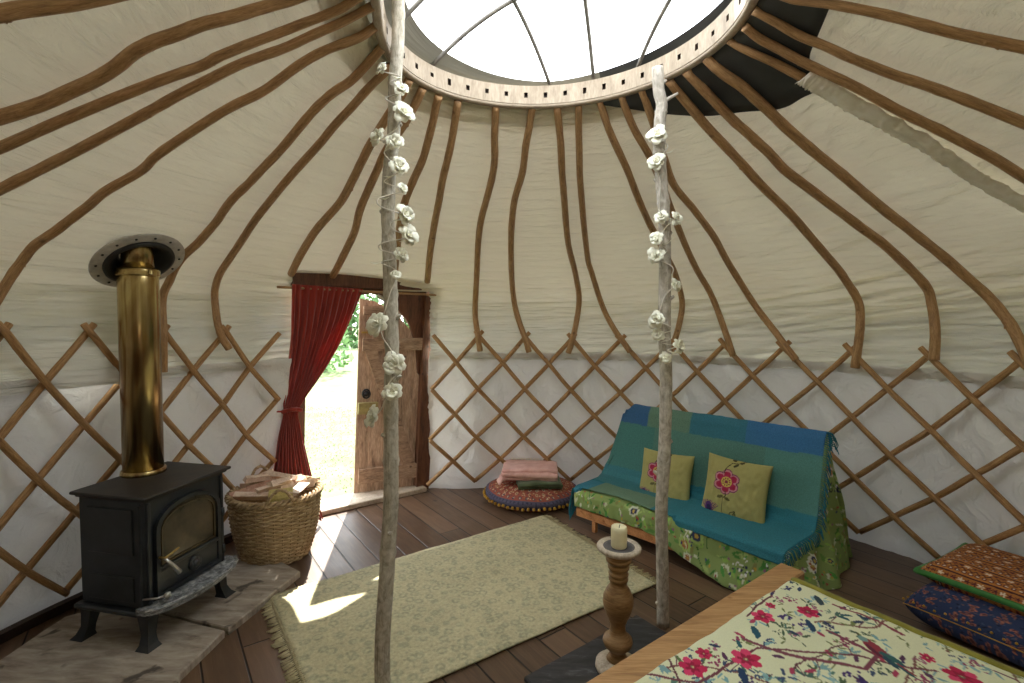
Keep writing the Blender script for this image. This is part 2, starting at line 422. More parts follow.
def crom(P, n):
    """smooth curve through points, n samples per span"""
    P = [np.array(p, float) for p in P]; Q = [2 * P[0] - P[1]] + P + [2 * P[-1] - P[-2]]; out = []
    for i in range(1, len(Q) - 2):
        for k in range(n):
            t = k / n; a, b, c, d = Q[i - 1], Q[i], Q[i + 1], Q[i + 2]
            out.append(.5 * ((2 * b) + (-a + c) * t + (2 * a - 5 * b + 4 * c - d) * t * t + (-a + 3 * b - 3 * c + d) * t ** 3))
    out.append(P[-1]); return out
def nz(x, y=0, z=0, s=1.0): return mnoise.noise(Vector((x * s, y * s, z * s)))
def sst(a, b, x):
    t = max(0, min(1, (x - a) / (b - a))); return t * t * (3 - 2 * t)

# ------------------------------------------------------------------ colour painting on dense cloth meshes
class Paint:
    def __init__(s, w, h, base, px=400):
        s.w, s.h, s.px = w, h, px; s.A = np.zeros((int(h * px) + 1, int(w * px) + 1, 3)); s.A[:] = lin(base)
        yy, xx = np.mgrid[0:s.A.shape[0], 0:s.A.shape[1]]; s.X = xx / px; s.Y = yy / px
    def put(s, mask, c, a=1.0): s.A[mask] = s.A[mask] * (1 - a) + np.array(lin(c)) * a
    def win(s, x, y, r):
        x0 = max(0, int((x - r) * s.px)); x1 = min(s.A.shape[1], int((x + r) * s.px) + 2); y0 = max(0, int((y - r) * s.px)); y1 = min(s.A.shape[0], int((y + r) * s.px) + 2)
        return slice(y0, max(y0, y1)), slice(x0, max(x0, x1))
    def ell(s, x, y, a, b, ang, c, al=1.0):
        w = s.win(x, y, max(a, b)); dx = s.X[w] - x; dy = s.Y[w] - y; ca, sa = cos(ang), sin(ang)
        m = ((dx * ca + dy * sa) / a) ** 2 + ((-dx * sa + dy * ca) / b) ** 2 < 1
        A = s.A[w]; A[m] = A[m] * (1 - al) + np.array(lin(c)) * al
    def line(s, P, wd, c, al=1.0):
        for (p, q) in zip(P[:-1], P[1:]):
            n = max(2, int(hypot(q[0] - p[0], q[1] - p[1]) / (wd * .5)) + 1)
            for k in range(n + 1):
                t = k / n; s.ell(p[0] + (q[0] - p[0]) * t, p[1] + (q[1] - p[1]) * t, wd / 2, wd / 2, 0, c, al)
    def flower(s, x, y, r, cols, n=6, rot=0, core=None, sq=1.0):
        for ring, (c, f) in enumerate(cols):
            for k in range(n):
                a = rot + 2 * pi * k / n; d = r * .56 * (f if ring else 1)
                s.ell(x + cos(a) * d, y + sin(a) * d * sq, r * .46 * f, r * .36 * f, a, c)
        if core: s.ell(x, y, r * .26, r * .26 * sq, 0, core)
    def sample(s, U, V):
        i = np.clip((np.asarray(V) * s.px).astype(int), 0, s.A.shape[0] - 1); j = np.clip((np.asarray(U) * s.px).astype(int), 0, s.A.shape[1] - 1)
        return s.A[i, j]

# ------------------------------------------------------------------ tent geometry
C0 = np.array([.201, 1.649]); CR = np.array([.106, 1.715]); RZ = 2.45; RR = .632
PROF = [(0, 2.53), (.105, 2.487), (.30, 2.436), (.505, 2.39), (.71, 2.35), (.92, 2.315), (1.14, 2.285), (1.33, 2.265), (1.48, 2.31), (1.60, 2.315),
        (1.70, 2.22), (1.80, 2.07), (1.90, 1.88), (2.00, 1.65), (2.10, 1.41), (2.20, 1.17), (2.30, .95), (2.38, .79), (2.45, .66), (2.52, .62)]
pz = np.array([p[0] for p in PROF]); pr_ = np.array([p[1] for p in PROF])
RRD = [(-180, .533), (-165, .528), (-140, .56), (-110, .60), (-60, .635), (0, .636), (32, .628), (60, .626), (91, .635), (120, .645), (136, .640), (152, .612), (165, .580), (177, .548), (180, .533)]
def rr_at(a):
    d = math.degrees(math.atan2(sin(a), cos(a))); return sum(float(np.interp((d + q + 180) % 360 - 180, [p[0] for p in RRD], [p[1] for p in RRD])) for q in (-9, -4, 0, 4, 9)) / 5
def prof(z): return float(np.interp(z, pz, pr_))
TH0, TH1 = -.797, -.352      # the doorway, measured round the tent centre
def doorw(th): return sst(TH0 - .16, TH0 + .03, th) * (1 - sst(TH1 - .03, TH1 + .16, th))
def doorR(z): return float(np.interp(z, [0, 1.62, 1.75, 1.95, 2.1], [2.66, 2.45, 2.30, 1.80, 1.40]))
def tentR(z, th):
    r = prof(z); w = doorw(th)
    if w > 0 and z < 2.1: r = r * (1 - w) + max(r, doorR(z)) * w
    if z > 2.38: k = sst(2.38, 2.46, z); r = r * (1 - k) + (rr_at(pi / 2 - th) + .012) * k
    return r
def cen(z):
    t = min(1, max(0, (z - 1.35) / (RZ - 1.35))); return C0 * (1 - t) + CR * t
def surf(z, th, off=0.0):
    c = cen(z); r = tentR(z, th) + off; return np.array([c[0] + r * sin(th), c[1] + r * cos(th), z])
def lift(px, py, off=-.03):
    """the point where the sight line through this spot of the photo meets the roof"""
    d = ray(px, py); d = d / np.linalg.norm(d); t = .15
    while t < 6:
        P = CAM + d * t
        if P[2] > 2.50: return P
        c = cen(P[2]); th = atan2(P[0] - c[0], P[1] - c[1])
        if hypot(P[0] - c[0], P[1] - c[1]) > tentR(P[2], th) + off: break
        t += .004
    return P

# --- floor, ground
f = MB()
N = 96
f.add([(C0[0] + 2.72 * sin(2 * pi * k / N), C0[1] + 2.72 * cos(2 * pi * k / N), z) for z in (0, -.12) for k in range(N)],
      [tuple(reversed(range(N)))] + [(k, (k + 1) % N, (k + 1) % N + N, k + N) for k in range(N)] + [tuple(range(N, 2 * N))])
f.build('floor', 'floor', smooth=False, kind='structure')
g = MB()
def gfn(u, v):
    x, y = (u - .5) * 160, (v - .5) * 160 + 30
    return (x, y, -.14 + .25 * nz(x * .08, y * .08) * sst(4, 20, hypot(x, y - 1.6)))
g.grid(90, 90, gfn); g.build('ground', 'grass', kind='structure')
tf = MB()
for k in range(5200):
    a = R0.uniform(-1.15, 1.15); d = R0.uniform(.05, 4.5); x = -1.6 - d * .42 + a; y = 4.45 + d
    h = R0.uniform(.008, .022); wv = R0.uniform(-.02, .02); b = Vector((x, y, -.14)); s = Vector((R0.uniform(-.006, .006), R0.uniform(-.006, .006), 0))
    tf.add([b - s, b + s, b + Vector((wv, wv, h))], [(0, 1, 2)])
tf.build('grass', 'grass', smooth=False, label='short sunlit lawn grass just outside the doorway', cat='grass', kind='stuff')

# --- canvas wall
wm = MB(); NU = 520
wz = [0, .02, .06, .12, .2, .28, .36, .44, .52, .6, .68, .76, .84, .92, 1.0, 1.06, 1.11, 1.15, 1.19]
span = 2 * pi - (TH1 - TH0)
def wfn(u, v):
    th = TH1 + u * span; k = v * (len(wz) - 1); i = min(int(k), len(wz) - 2); z = wz[i] + (wz[i + 1] - wz[i]) * (k - i)
    w = .010 * nz(th * 9, z * 1.2 + th * 5) + .022 * (1 - 2 * abs(nz(th * 15 + z * 3, z * 1.3 - th * 6, 4))) + .010 * (1 - 2 * abs(nz(th * 34 + z * 9, z * 1.2, 14))) - .014 * sst(.9, 1.3, z) * 0 + .009 * nz(th * 3, z * 14, 9) * (1 - sst(.05, .35, z))
    k2 = sst(1.10, 1.18, z); return surf(z, th, (.055 + w) * (1 - k2) + .024 * k2)
wm.grid(NU, 37, wfn)
wm.build('wall_round', 'wall', kind='structure')
# --- canvas roof
rm = MB(); NT = 760; FLX = atz(143.8, 472, .70)
POLE_TH = []   # filled below (angles of poles round the tent for the drape)
zt = list(np.linspace(1.13, 1.645, 52)) + list(np.linspace(1.66, 2.5, 95))
def rfn(u, v):
    th = -pi + u * 2 * pi; k = v * (len(zt) - 1); i = min(int(k), len(zt) - 2); z = zt[i] + (zt[i + 1] - zt[i]) * (k - i)
    if i == 0 and v == 0: z += .012 * nz(th * 14, 3) + .01 * nz(th * 40, 7)
    wr = sst(-.2, .9, th) * (1 - sst(1.25, 1.75, th))
    e = 1 - sst(2.0, 2.4, z)
    w = .012 * nz(th * 4, z * 3) * e
    w += (.004 + .016 * wr) * 1.6 * (1 - abs(nz(th * 2.6 + 2, z * 17 - th * 6, 2)) * 2.2) * (.25 + .75 * e)             # horizontal drapes
    w += (.002 + .008 * wr) * 1.6 * (1 - abs(nz(th * 4, z * 40 - th * 11, 5)) * 2.2) * (.25 + .75 * e)
    w += .008 * nz(th * 7, z * 5 + th * 3, 15)
    w += .018 * (1 - abs(nz(th * 15 - z * 9, z * 3, 8)) * 2) * (1 - sst(1.2, 1.55, z))        # gathers over the lattice
    dw = doorw(th); w += .020 * (1 - abs(nz(th * 3, z * 26, 3)) * 2) * dw * (1 - sst(1.8, 2.0, z))
    rw = sst(1.15, 1.4, th) * (1 - sst(2.3, 2.6, th)); w += .020 * (1 - abs(nz(th * 18 + z * 7, z * 2.0, 12)) * 2) * rw * (.3 + .7 * e)
    p0 = surf(z, th, 0); w -= .075 * math.exp(-(hypot(p0[0] - FLX[0], p0[1] - FLX[1]) / .27) ** 2)
    return surf(z, th, .045 + w - .022 * (1 - sst(1.14, 1.3, z)))
def rskip(u, v):
    th = -pi + (u + .5 / NT) * 2 * pi; k = v * (len(zt) - 1); z = zt[min(int(k), len(zt) - 1)]
    return z < 1.665 and TH0 + .052 < th < TH1 + .005
rm.grid(NT, len(zt), rfn, wrap=True, skip=rskip)
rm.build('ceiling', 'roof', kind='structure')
# seam tapes sewn in the roof cloth
def tape(name, pts, w, label, matn='roof', off=.006):
    b = MB(); P = crom([lift(*p, off) for p in pts], 10)
    b.tube(P, w, 6, squash=.18, up=(0, 0, 1)); return b
# --- skirting board
sk = MB()
sth0, sth1 = TH0 - .10, TH0 - 1.7
def sfn(u, v):
    th = sth0 + (sth1 - sth0) * u; q = [(.02, 0), (-.012, 0), (-.012, .055), (.02, .06)]
    k = int(round(v * 3)); return surf(q[k][1], th, q[k][0])
sk.grid(200, 4, sfn); sk.build('baseboard_left', 'skirting', smooth=False, kind='structure')

# ------------------------------------------------------------------ lattice
THR = {0: -.362, 1: -.2801, 2: -.2044, 3: -.1191, 4: -.042, 5: .0406, 6: .1184, 7: .1984, 8: .2848, 9: .368, 10: .449, 11: .530, 12: .611, 13: .6913, 14: .7756,
       15: .8627, 16: .9442, 17: 1.0249, 18: 1.1116, 19: 1.1921, 20: 1.2752}
for j in range(21, 47): THR[j] = 1.2752 + (j - 20) * .0825
THL = {0: -.835, -1: -.9144, -2: -.9787, -3: -1.0543, -4: -1.124, -5: -1.200, -6: -1.2755, -7: -1.3494, -8: -1.4188}
for j in range(9, 30): THL[-j] = -1.4188 - (j - 8) * .0765
def lat_pt(TH, j, r, off):
    j0 = math.floor(j); t = j - j0; ks = sorted(TH); 
    a = TH.get(j0, TH[ks[0]] if j0 < ks[0] else TH[ks[-1]]); b = TH.get(j0 + 1, a if t == 0 else (TH[ks[-1]] if j0 + 1 > ks[-1] else TH[ks[0]]))
    th = a + (b - a) * t; Rr = 2.263 + .0205 * r + .0028 * r * r
    if r < 0: Rr = 2.263
    z = 1.3535 - .22 * r + .002 * r * r; x = C0[0] + Rr * sin(th); y = C0[1] + Rr * cos(th)
    z -= (.0254 * x + .0093 * y) * (1 - r / 6)
    Rr += off; return (C0[0] + Rr * sin(th), C0[1] + Rr * cos(th), max(z, .018))
def lattice(TH, jmin, jmax, name, label):
    root = empty(name, surf(0, TH[(jmin + jmax) // 2 if (jmin + jmax) // 2 in TH else jmin]), label, 'lattice')
    for fam in (1, -1):
        for j0 in range(jmin - 8, jmax + 9):
            if j0 % 2: continue
            rs = [];
            for q in range(-1, 29):
                r = q * .25 if q >= 0 else -.18
                if r > 6.12: continue
                j = j0 + fam * r
                if jmin - .02 <= j <= jmax + .02: rs.append(r)
            if len(rs) < 3: continue
            pts = [lat_pt(TH, j0 + fam * r, r, -.012 if fam == 1 else .012) for r in rs]
            wob = R0.random() * 20
            pts = [np.array(p) + np.array([0, 0, .005 * nz(k * .4 + wob, fam)]) for k, p in enumerate(pts)]
            m = MB(); rad = [.0165 + .002 * nz(k * .5 + wob) for k in range(len(pts))]
            if rs[0] < 0: rad[0] *= .95
            m.tube(pts, rad, 8, squash=.8, up=(pts[0][0] - C0[0], pts[0][1] - C0[1], 0))
            m.build('lath', 'lath', root)
    return root
lattice(THR, 0, 34, 'lattice_wall_panel', 'crossed wooden lattice running from right of the doorway round behind the futon')
lattice(THL, -24, 0, 'lattice_wall_panel', 'crossed wooden lattice between the red curtain and behind the wood stove')

# ------------------------------------------------------------------ roof poles
PL = [
 ([(-14, 16), (0, 13), (44, 7), (100, -2), (240, -32), (372, -60)], 'roof pole crossing the top left corner of the ceiling', .018),
 ([(-30, 126), (0, 118), (44, 102.5), (88, 83.5), (117, 66), (140, 48.5), (164, 38), (200, 26), (243, 13), (290, 0), (378, -28)], 'thick roof pole with a hump, second down the left ceiling', .0195),
 ([(-30, 160), (0, 148), (70, 117), (146, 86), (200, 66), (227, 53), (285, 30.5), (339, 9.4), (380, -9)], 'straight roof pole just below the humped one on the left ceiling', .0165),
 ([(-40, 206), (0, 189), (58.6, 160), (117, 129), (161, 105), (200, 84), (238, 65.6), (285, 47), (332, 27), (384, 7)], 'straight dark roof pole next above the long bent pole over the stove', .0175),
 ([(-12, 340), (-10, 316), (0, 294), (19, 265), (35, 246), (61, 226.6), (87, 207), (106, 191), (142, 170), (161, 152), (222, 112.5), (267, 88), (316, 55), (358, 38), (386, 26)], 'long bent roof pole sweeping over the stove flue to the left wall', .019),
 ([(163, 372), (163, 335), (162.6, 298), (170.7, 278), (182, 258), (200, 241), (217.6, 220), (229, 203), (250, 182), (274, 157), (306.5, 119), (330, 95), (353, 79), (391, 46)], 'bent roof pole coming down directly behind the stove flue', .021),
 ([(229, 349), (222, 337), (217.6, 322.7), (214.6, 296), (217.6, 279), (232, 255), (255.6, 220), (288, 179), (317, 147), (335, 125), (358, 100), (391, 66)], 'bent roof pole curving down between the flue and the red curtain', .021),
 ([(291, 274), (302, 252.4), (317, 229), (337.5, 205.6), (353, 180), (362, 160), (375, 137), (386, 119), (400, 98), (414, 78)], 'crooked roof pole landing on the left end of the door lintel', .023),
 ([(333, 276), (352, 238), (359.5, 211.5), (366, 195), (376, 173), (386, 151), (407, 119.5), (427, 86)], 'crooked roof pole landing on the door lintel above the curtain', .023),
 ([(394, 282), (397, 250), (403, 208), (413, 182), (424, 155), (433, 121), (443, 93)], 'roof pole landing on the door lintel behind the left prop pole', .023),
 ([(427, 281), (431.5, 242), (437, 212), (443, 178), (450.4, 147), (462, 97)], 'roof pole landing on the right end of the door lintel', .023),
 ([(480, 351), (478, 337), (475, 311), (477, 272.6), (479, 231), (486.6, 200), (494, 166), (494.5, 139), (498, 102)], 'first bent roof pole to the right of the door frame', .023),
 ([(529, 352), (525, 338), (517, 314.5), (512.5, 288), (511, 242), (514, 204), (522.7, 170), (527, 139), (533, 103)], 'second bent roof pole to the right of the door frame', .023),
 ([(568, 353), (573, 338), (579, 303), (576, 276.5), (568, 242), (564, 196.5), (561, 155), (557, 103)], 'third roof pole right of the door, bulging to the right at the bottom', .023),
 ([(630, 352), (615, 330), (603.7, 309.5), (592, 274), (587, 253), (582, 204), (579, 158), (577, 100)], 'fourth bent roof pole to the right of the door frame', .022),
 ([(671, 352), (679, 325), (682, 301.5), (675, 274), (655, 234), (643, 210.5), (629.5, 175), (609.7, 131.5), (597, 97)], 'roof pole that passes behind the right prop pole low down', .022),
 ([(733, 356), (727, 337), (718.5, 313), (708.6, 289.6), (694.7, 266), (679, 230), (664, 190), (651, 159), (631.5, 123.5), (618, 92)], 'roof pole that passes behind the middle of the right prop pole', .022),
 ([(796, 360), (784, 344), (758, 309.4), (730, 266), (714.5, 238), (694.7, 210.5), (675, 187), (663, 155), (651, 115.6), (637, 86)], 'roof pole that passes behind the top of the right prop pole', .022),
 ([(855, 368), (860, 329), (859, 304.4), (850, 286.6), (834, 265), (795, 219), (760, 184), (730, 151), (698.7, 117.6), (664, 78)], 'bent roof pole ending straight down at the lattice, right above the futon end', .024),
 ([(934, 360), (935, 335), (932, 304), (923, 283), (887.5, 247.5), (859, 226), (827, 202), (788, 172), (764.5, 148.5), (741, 127.7), (720, 107), (680, 69)], 'bent roof pole crossing the dark patch and ending beyond the futon', .024),
 ([(1034, 372), (1019, 340), (1001, 311.5), (976, 285), (934, 249), (898, 221), (868.5, 197), (839, 172), (803, 142.5), (767.5, 110), (743.7, 88), (720, 71), (698, 56)], 'long bent roof pole reaching the lattice at the right picture edge', .024),
 ([(803, 78), (779, 65), (750, 52), (719, 40)], 'short visible roof pole slipping under the gathered cloth strip', .015),
 ([(1080, 208), (1024, 177), (987, 154.4), (943, 132), (898, 110), (853.6, 86), (809, 65), (770.5, 44.5), (738, 27)], 'straight thick roof pole right above the gathered cloth strip', .018),
 ([(1080, 147), (1024, 123), (972, 102.4), (928, 86), (883, 71), (839, 52), (794, 32.7), (745, 11)], 'straight roof pole second from the top on the right ceiling', .0165),
 ([(1080, 58), (1024, 47.5), (957.5, 34), (898, 18), (833, 4.5), (788, -2), (750, -12)], 'straight roof pole nearest the top right corner of the ceiling', .0145),
]
for pts, lab, rad in PL:
    P3 = [lift(x, y, -.028) for x, y in pts]
    for q in P3:
        c = q[:2] - CR; d = np.linalg.norm(c)
        rq = rr_at(atan2(c[1], c[0])) + .028
        if d < rq: q[:2] = CR + c / d * rq; q[2] = min(q[2], 2.485)
    P = crom(P3, 9); sd = R0.random() * 50; L = len(P)
    P = [p + .0035 * np.array([nz(k * .13 + sd), nz(k * .13 + sd, 5), .6 * nz(k * .13 + sd, 9)]) for k, p in enumerate(P)]
    zb = 1.0 if P3[0][2] < P3[-1][2] else 0
    rr = []
    for k in range(L):
        t = k / (L - 1); t = t if zb else 1 - t
        rr.append(rad * .93 * (1.08 - .25 * t) * (1 + .07 * nz(k * .35 + sd, 3)))
    m = MB(); m.tube(P, rr, 12)
    # branch-scar knots
    for q in range(R0.randint(2, 4)):
        i = R0.randint(int(L * .1), int(L * .9)); 
        d = Vector(np.append(C0, 1.3) - P[i]).normalized() + Vector((R0.uniform(-.8, .8), R0.uniform(-.8, .8), 0)); d.normalize()
        p = Vector(P[i]); m.tube([p, p + d * rr[i] * 1.12], [rr[i] * .55, rr[i] * .32], 7)
    m.build('roof_pole', 'pole', label=lab, cat='pole', group='bent roof poles', origin=tuple(P3[0]))

# ------------------------------------------------------------------ crown ring with mortises
crown = empty('crown_ring', (CR[0], CR[1], RZ), 'pale round wooden crown ring with square holes framing the skylight', 'ring')
rg = MB(); NH = 44; zl, zh = RZ, RZ + .082; ri, ro = 0.0, .035
for h in range(NH):
    a0 = 2 * pi * h / NH; A = [a0 + 2 * pi / NH * q for q in (0, .2, .41, .59, .8, 1)]; Z = [zl, zl + .030 + R0.uniform(-.004, .004), zl + .052 + R0.uniform(-.004, .004), zh]
    def P(r, a, z): r = r + rr_at(a); return (CR[0] + r * cos(a), CR[1] + r * sin(a), z)
    for i in range(5):
        for j in range(3):
            uv = [(A[i], Z[j]), (A[i + 1], Z[j]), (A[i + 1], Z[j + 1]), (A[i], Z[j + 1])]
            q = [P(ri, A[i], Z[j]), P(ri, A[i + 1], Z[j]), P(ri, A[i + 1], Z[j + 1]), P(ri, A[i], Z[j + 1])]
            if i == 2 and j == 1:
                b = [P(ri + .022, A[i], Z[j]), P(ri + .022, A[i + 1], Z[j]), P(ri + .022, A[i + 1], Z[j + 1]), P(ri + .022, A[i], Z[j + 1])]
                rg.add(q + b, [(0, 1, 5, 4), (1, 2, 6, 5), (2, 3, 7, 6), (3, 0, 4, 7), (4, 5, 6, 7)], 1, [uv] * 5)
            else: rg.add(q, [(0, 1, 2, 3)], 0, [uv])
        for (r1, z1, r2, z2) in ((ri, zl, ro, zl), (ro, zl, ro, zh), (ro, zh, ri, zh)):
            uv = [(A[i], 1), (A[i + 1], 1), (A[i + 1], 1.04), (A[i], 1.04)]
            rg.add([P(r1, A[i], z1), P(r1, A[i + 1], z1), P(r2, A[i + 1], z2), P(r2, A[i], z2)], [(0, 1, 2, 3)], 0, [uv])
rg.build('ring_band', ['ring', 'mortise'], crown, smooth=False)
lipm = MB(); lipm.tube([(CR[0] + (rr_at(a) + .017) * cos(a), CR[1] + (rr_at(a) + .017) * sin(a), RZ - .006) for a in np.linspace(0, 2 * pi, 90, endpoint=False)], .017, 8, closed=True, squash=.6, up=(0, 0, 1))
lipm.build('lower_hoop', 'ring', crown)
def dome_z(x, y):
    r = hypot(x - CR[0], y - CR[1]) / (rr_at(atan2(y - CR[1], x - CR[0])) + .03); return zh + .25 * max(0, 1 - r * r)
for (a, b) in (((.16, 2.33), (-.01, 2.0)), ((.36, 2.28), (.28, 2.0)), ((.54, 2.15), (.56, 2.0)), ((-.33, 2.17), (.07, 1.99)), ((-.38, 1.9), (.66, 1.45))):
    a = np.array(a); b = np.array(b); d = (b - a) / np.linalg.norm(b - a)
    # clip to the ring circle
    f0 = a - CR; bq = f0 @ d; cq = f0 @ f0 - (rr_at(atan2(f0[1], f0[0])) + .012) ** 2; disc = sqrt(bq * bq - cq); t0, t1 = -bq - disc, -bq + disc
    P = [(*(a + d * t), dome_z(*(a + d * t)) - .012) for t in np.linspace(t0, t1, 28)]
    m = MB(); m.tube(P, .0085, 8); m.build('hoop_rod', 'rod', crown)
# ------------------------------------------------------------------ weather cover over the crown
cover = empty('crown_cover', (CR[0], CR[1], zh), 'domed skylight cover, clear window with a grey canvas border', 'cover')
def bord(a):   # width of the cloth border seen from the centre, wider to the left
    return .008 + .085 * max(0, cos(a - radians(170))) ** 1.5 + .028 * max(0, cos(a - radians(25))) ** 2
cm = MB(); cb_ = MB(); sm = MB()
def cov(r, a): x, y = CR[0] + r * cos(a), CR[1] + r * sin(a); return (x, y, dome_z(x, y) + .012)
NA = 96
for (mb, f0, f1, n) in ((cm, lambda a: 0.001, lambda a: rr_at(a) + .03 - bord(a), 10), (cb_, lambda a: rr_at(a) + .03 - bord(a), lambda a: rr_at(a) + .045, 5)):
    mb.grid(NA, n, lambda u, v, f0=f0, f1=f1: cov(f0(2 * pi * u) + (f1(2 * pi * u) - f0(2 * pi * u)) * v, 2 * pi * u), wrap=True)
# border continues down outside the ring
cb_.grid(NA, 4, lambda u, v: (CR[0] + (rr_at(2 * pi * u) + .045 + v * .14) * cos(2 * pi * u), CR[1] + (rr_at(2 * pi * u) + .045 + v * .14) * sin(2 * pi * u), zh + .012 - v * .10), wrap=True)
cm.build('clear_window', 'plastic', cover, label='clear plastic window')
MT['bordercloth'] = canvas_mat('cover_border', (136, 134, 124), .012, (160, 156, 140), (4, 4, 1), .3)
for i_, f_ in enumerate(cb_.f):
    q_ = np.mean([cb_.v[k] for k in f_], 0); a_ = math.degrees(atan2(q_[1] - CR[1], q_[0] - CR[0]))
    if -75 < a_ < 64: cb_.m[i_] = 1
cb_.build('cloth_border', ['bordercloth', 'tarp'], cover, label='grey canvas border')
sm.tube([cov(rr_at(a) - .02 - bord(a) * 1.3, a) for a in np.linspace(radians(95), radians(215), 60)], .002, 5)
sm.build('seam', 'rod', cover)

# dark patch on the roof to the right of the crown
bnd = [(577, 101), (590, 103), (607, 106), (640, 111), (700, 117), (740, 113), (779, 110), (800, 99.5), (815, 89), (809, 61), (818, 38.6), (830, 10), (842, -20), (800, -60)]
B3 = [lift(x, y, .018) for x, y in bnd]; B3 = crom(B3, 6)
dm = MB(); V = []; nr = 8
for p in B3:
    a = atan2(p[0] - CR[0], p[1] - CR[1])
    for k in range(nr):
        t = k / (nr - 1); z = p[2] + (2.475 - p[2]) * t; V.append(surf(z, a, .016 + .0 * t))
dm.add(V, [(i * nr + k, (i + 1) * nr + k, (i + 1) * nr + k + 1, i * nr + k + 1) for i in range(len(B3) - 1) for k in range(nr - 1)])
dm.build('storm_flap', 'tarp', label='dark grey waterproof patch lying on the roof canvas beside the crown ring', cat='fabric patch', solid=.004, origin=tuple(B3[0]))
# gathered strip of cloth
fl = MB(); ctr = crom([lift(x, y, -.02) for x, y in [(804, 76), (830, 90), (880, 118), (930, 146), (985, 182), (1040, 212)]], 12)
def ffn(u, v):
    k = u * (len(ctr) - 1); i = min(int(k), len(ctr) - 2); p = ctr[i] * (1 - (k - i)) + ctr[i + 1] * (k - i)
    t = ctr[min(i + 1, len(ctr) - 1)] - ctr[i]; t = t / np.linalg.norm(t); n = np.array([p[0] - C0[0], p[1] - C0[1], 1.1]); n /= np.linalg.norm(n); s = np.cross(t, n)
    return p + s * (v - .5) * .085 - n * (.014 * sin(v * pi) + .016 * (.5 - abs(nz(u * 26 + v * 2, v * 1.5))) + .008 * nz(u * 70 + v * 4, v * 2, 4))
MT['strip'] = cloth('gathered_cotton', (252, 248, 236), (236, 230, 212), nz=.2)
fl.grid(160, 9, ffn); fl.build('gathered_cloth_strip', 'strip', label='gathered cream cloth strip under a roof pole right of the dark patch', cat='fabric strip', solid=.003, origin=tuple(ctr[0]))
# ------------------------------------------------------------------ doorway
A_ = np.array([-1.60, 3.56]); B_ = np.array([-.735, 4.235]); dd = (B_ - A_) / np.linalg.norm(B_ - A_); DW = np.linalg.norm(B_ - A_)
nI = np.array([dd[1], -dd[0]]); TILT = .11
EX = Vector((dd[0], dd[1], 0)); EY = Vector((nI[0] * TILT, nI[1] * TILT, 1)).normalized(); EZ = Vector((nI[0], nI[1], 0))
def dpt(s, z, off=0.0): # along the doorway, height, distance into the tent
    return Vector((A_[0] + dd[0] * s + nI[0] * (off + TILT * z), A_[1] + dd[1] * s + nI[1] * (off + TILT * z), z))
def dplane(px, py, off=0.0):
    d = ray(px, py); n = np.array([nI[0], nI[1], -TILT]); t = (n @ (np.array([A_[0], A_[1], 0]) - CAM) + off) / (n @ d); P = CAM + d * t
    return float((P[:2] - A_ - nI * (off + TILT * P[2])) @ dd), float(P[2])
LZ = dplane(430, 291)[1]; LT = dplane(425, 277)[1] + .01
print('door: lintel', LZ, LT, 'width', DW, [dplane(x, y) for x, y in ((288, 275), (419, 480), (431, 480), (322, 511))])
fr = empty('trim_1', (A_[0], A_[1], 0), kind='structure', label='dark brown wooden door frame', cat='door frame')
def slab(name, poly, off, d, mat, parent, **k):
    m = MB(); o = dpt(0, 0, off); m.prism(poly, o, dpt(1, 0, off) - o, dpt(0, 1, off) - o, EZ, d); return m.build(name, mat, parent, smooth=False, **k)
s_in = dplane(418.5, 400)[0]; s_l = .07
slab('post', [(s_in, 0), (DW, 0), (DW, LT), (s_in, LT)], -.05, .09, 'frame', fr)
slab('post', [(0, 0), (s_l, 0), (s_l, LT), (0, LT)], -.05, .09, 'frame', fr)
slab('lintel', [(-.02, LZ - .0), (DW + .02, LZ - .0), (DW + .02, LT + .01), (-.02, LT + .01)], -.055, .11, 'frame', fr)
ARCH = [dplane(x, y) for x, y in ((417.8, 373), (416.5, 344), (410, 325), (397, 305.7), (382.7, 296), (368, 292.5))]
mid = DW / 2
archR = [(s_in, ARCH[0][1] - .02)] + [(min(s, s_in), z) for s, z in ARCH] + [(mid, min(LZ - .012, ARCH[-1][1] + .01))]
poly = archR + [(mid, LZ + .01), (s_in + .01, LZ + .01)]
slab('arch_panel', poly, -.03, .03, 'frame', fr)
slab('arch_panel', [(DW - s, z) for s, z in reversed(poly)], -.03, .03, 'frame', fr)
m = MB(); m.box(dpt(DW / 2, .02, -.02), (DW - .1, .24, .04), frame3(EX, EZ, (0, 0, 1)), bevel=.006); m.build('trim_2', 'sill', smooth=False, kind='structure', label='pale wooden door sill', cat='door sill')
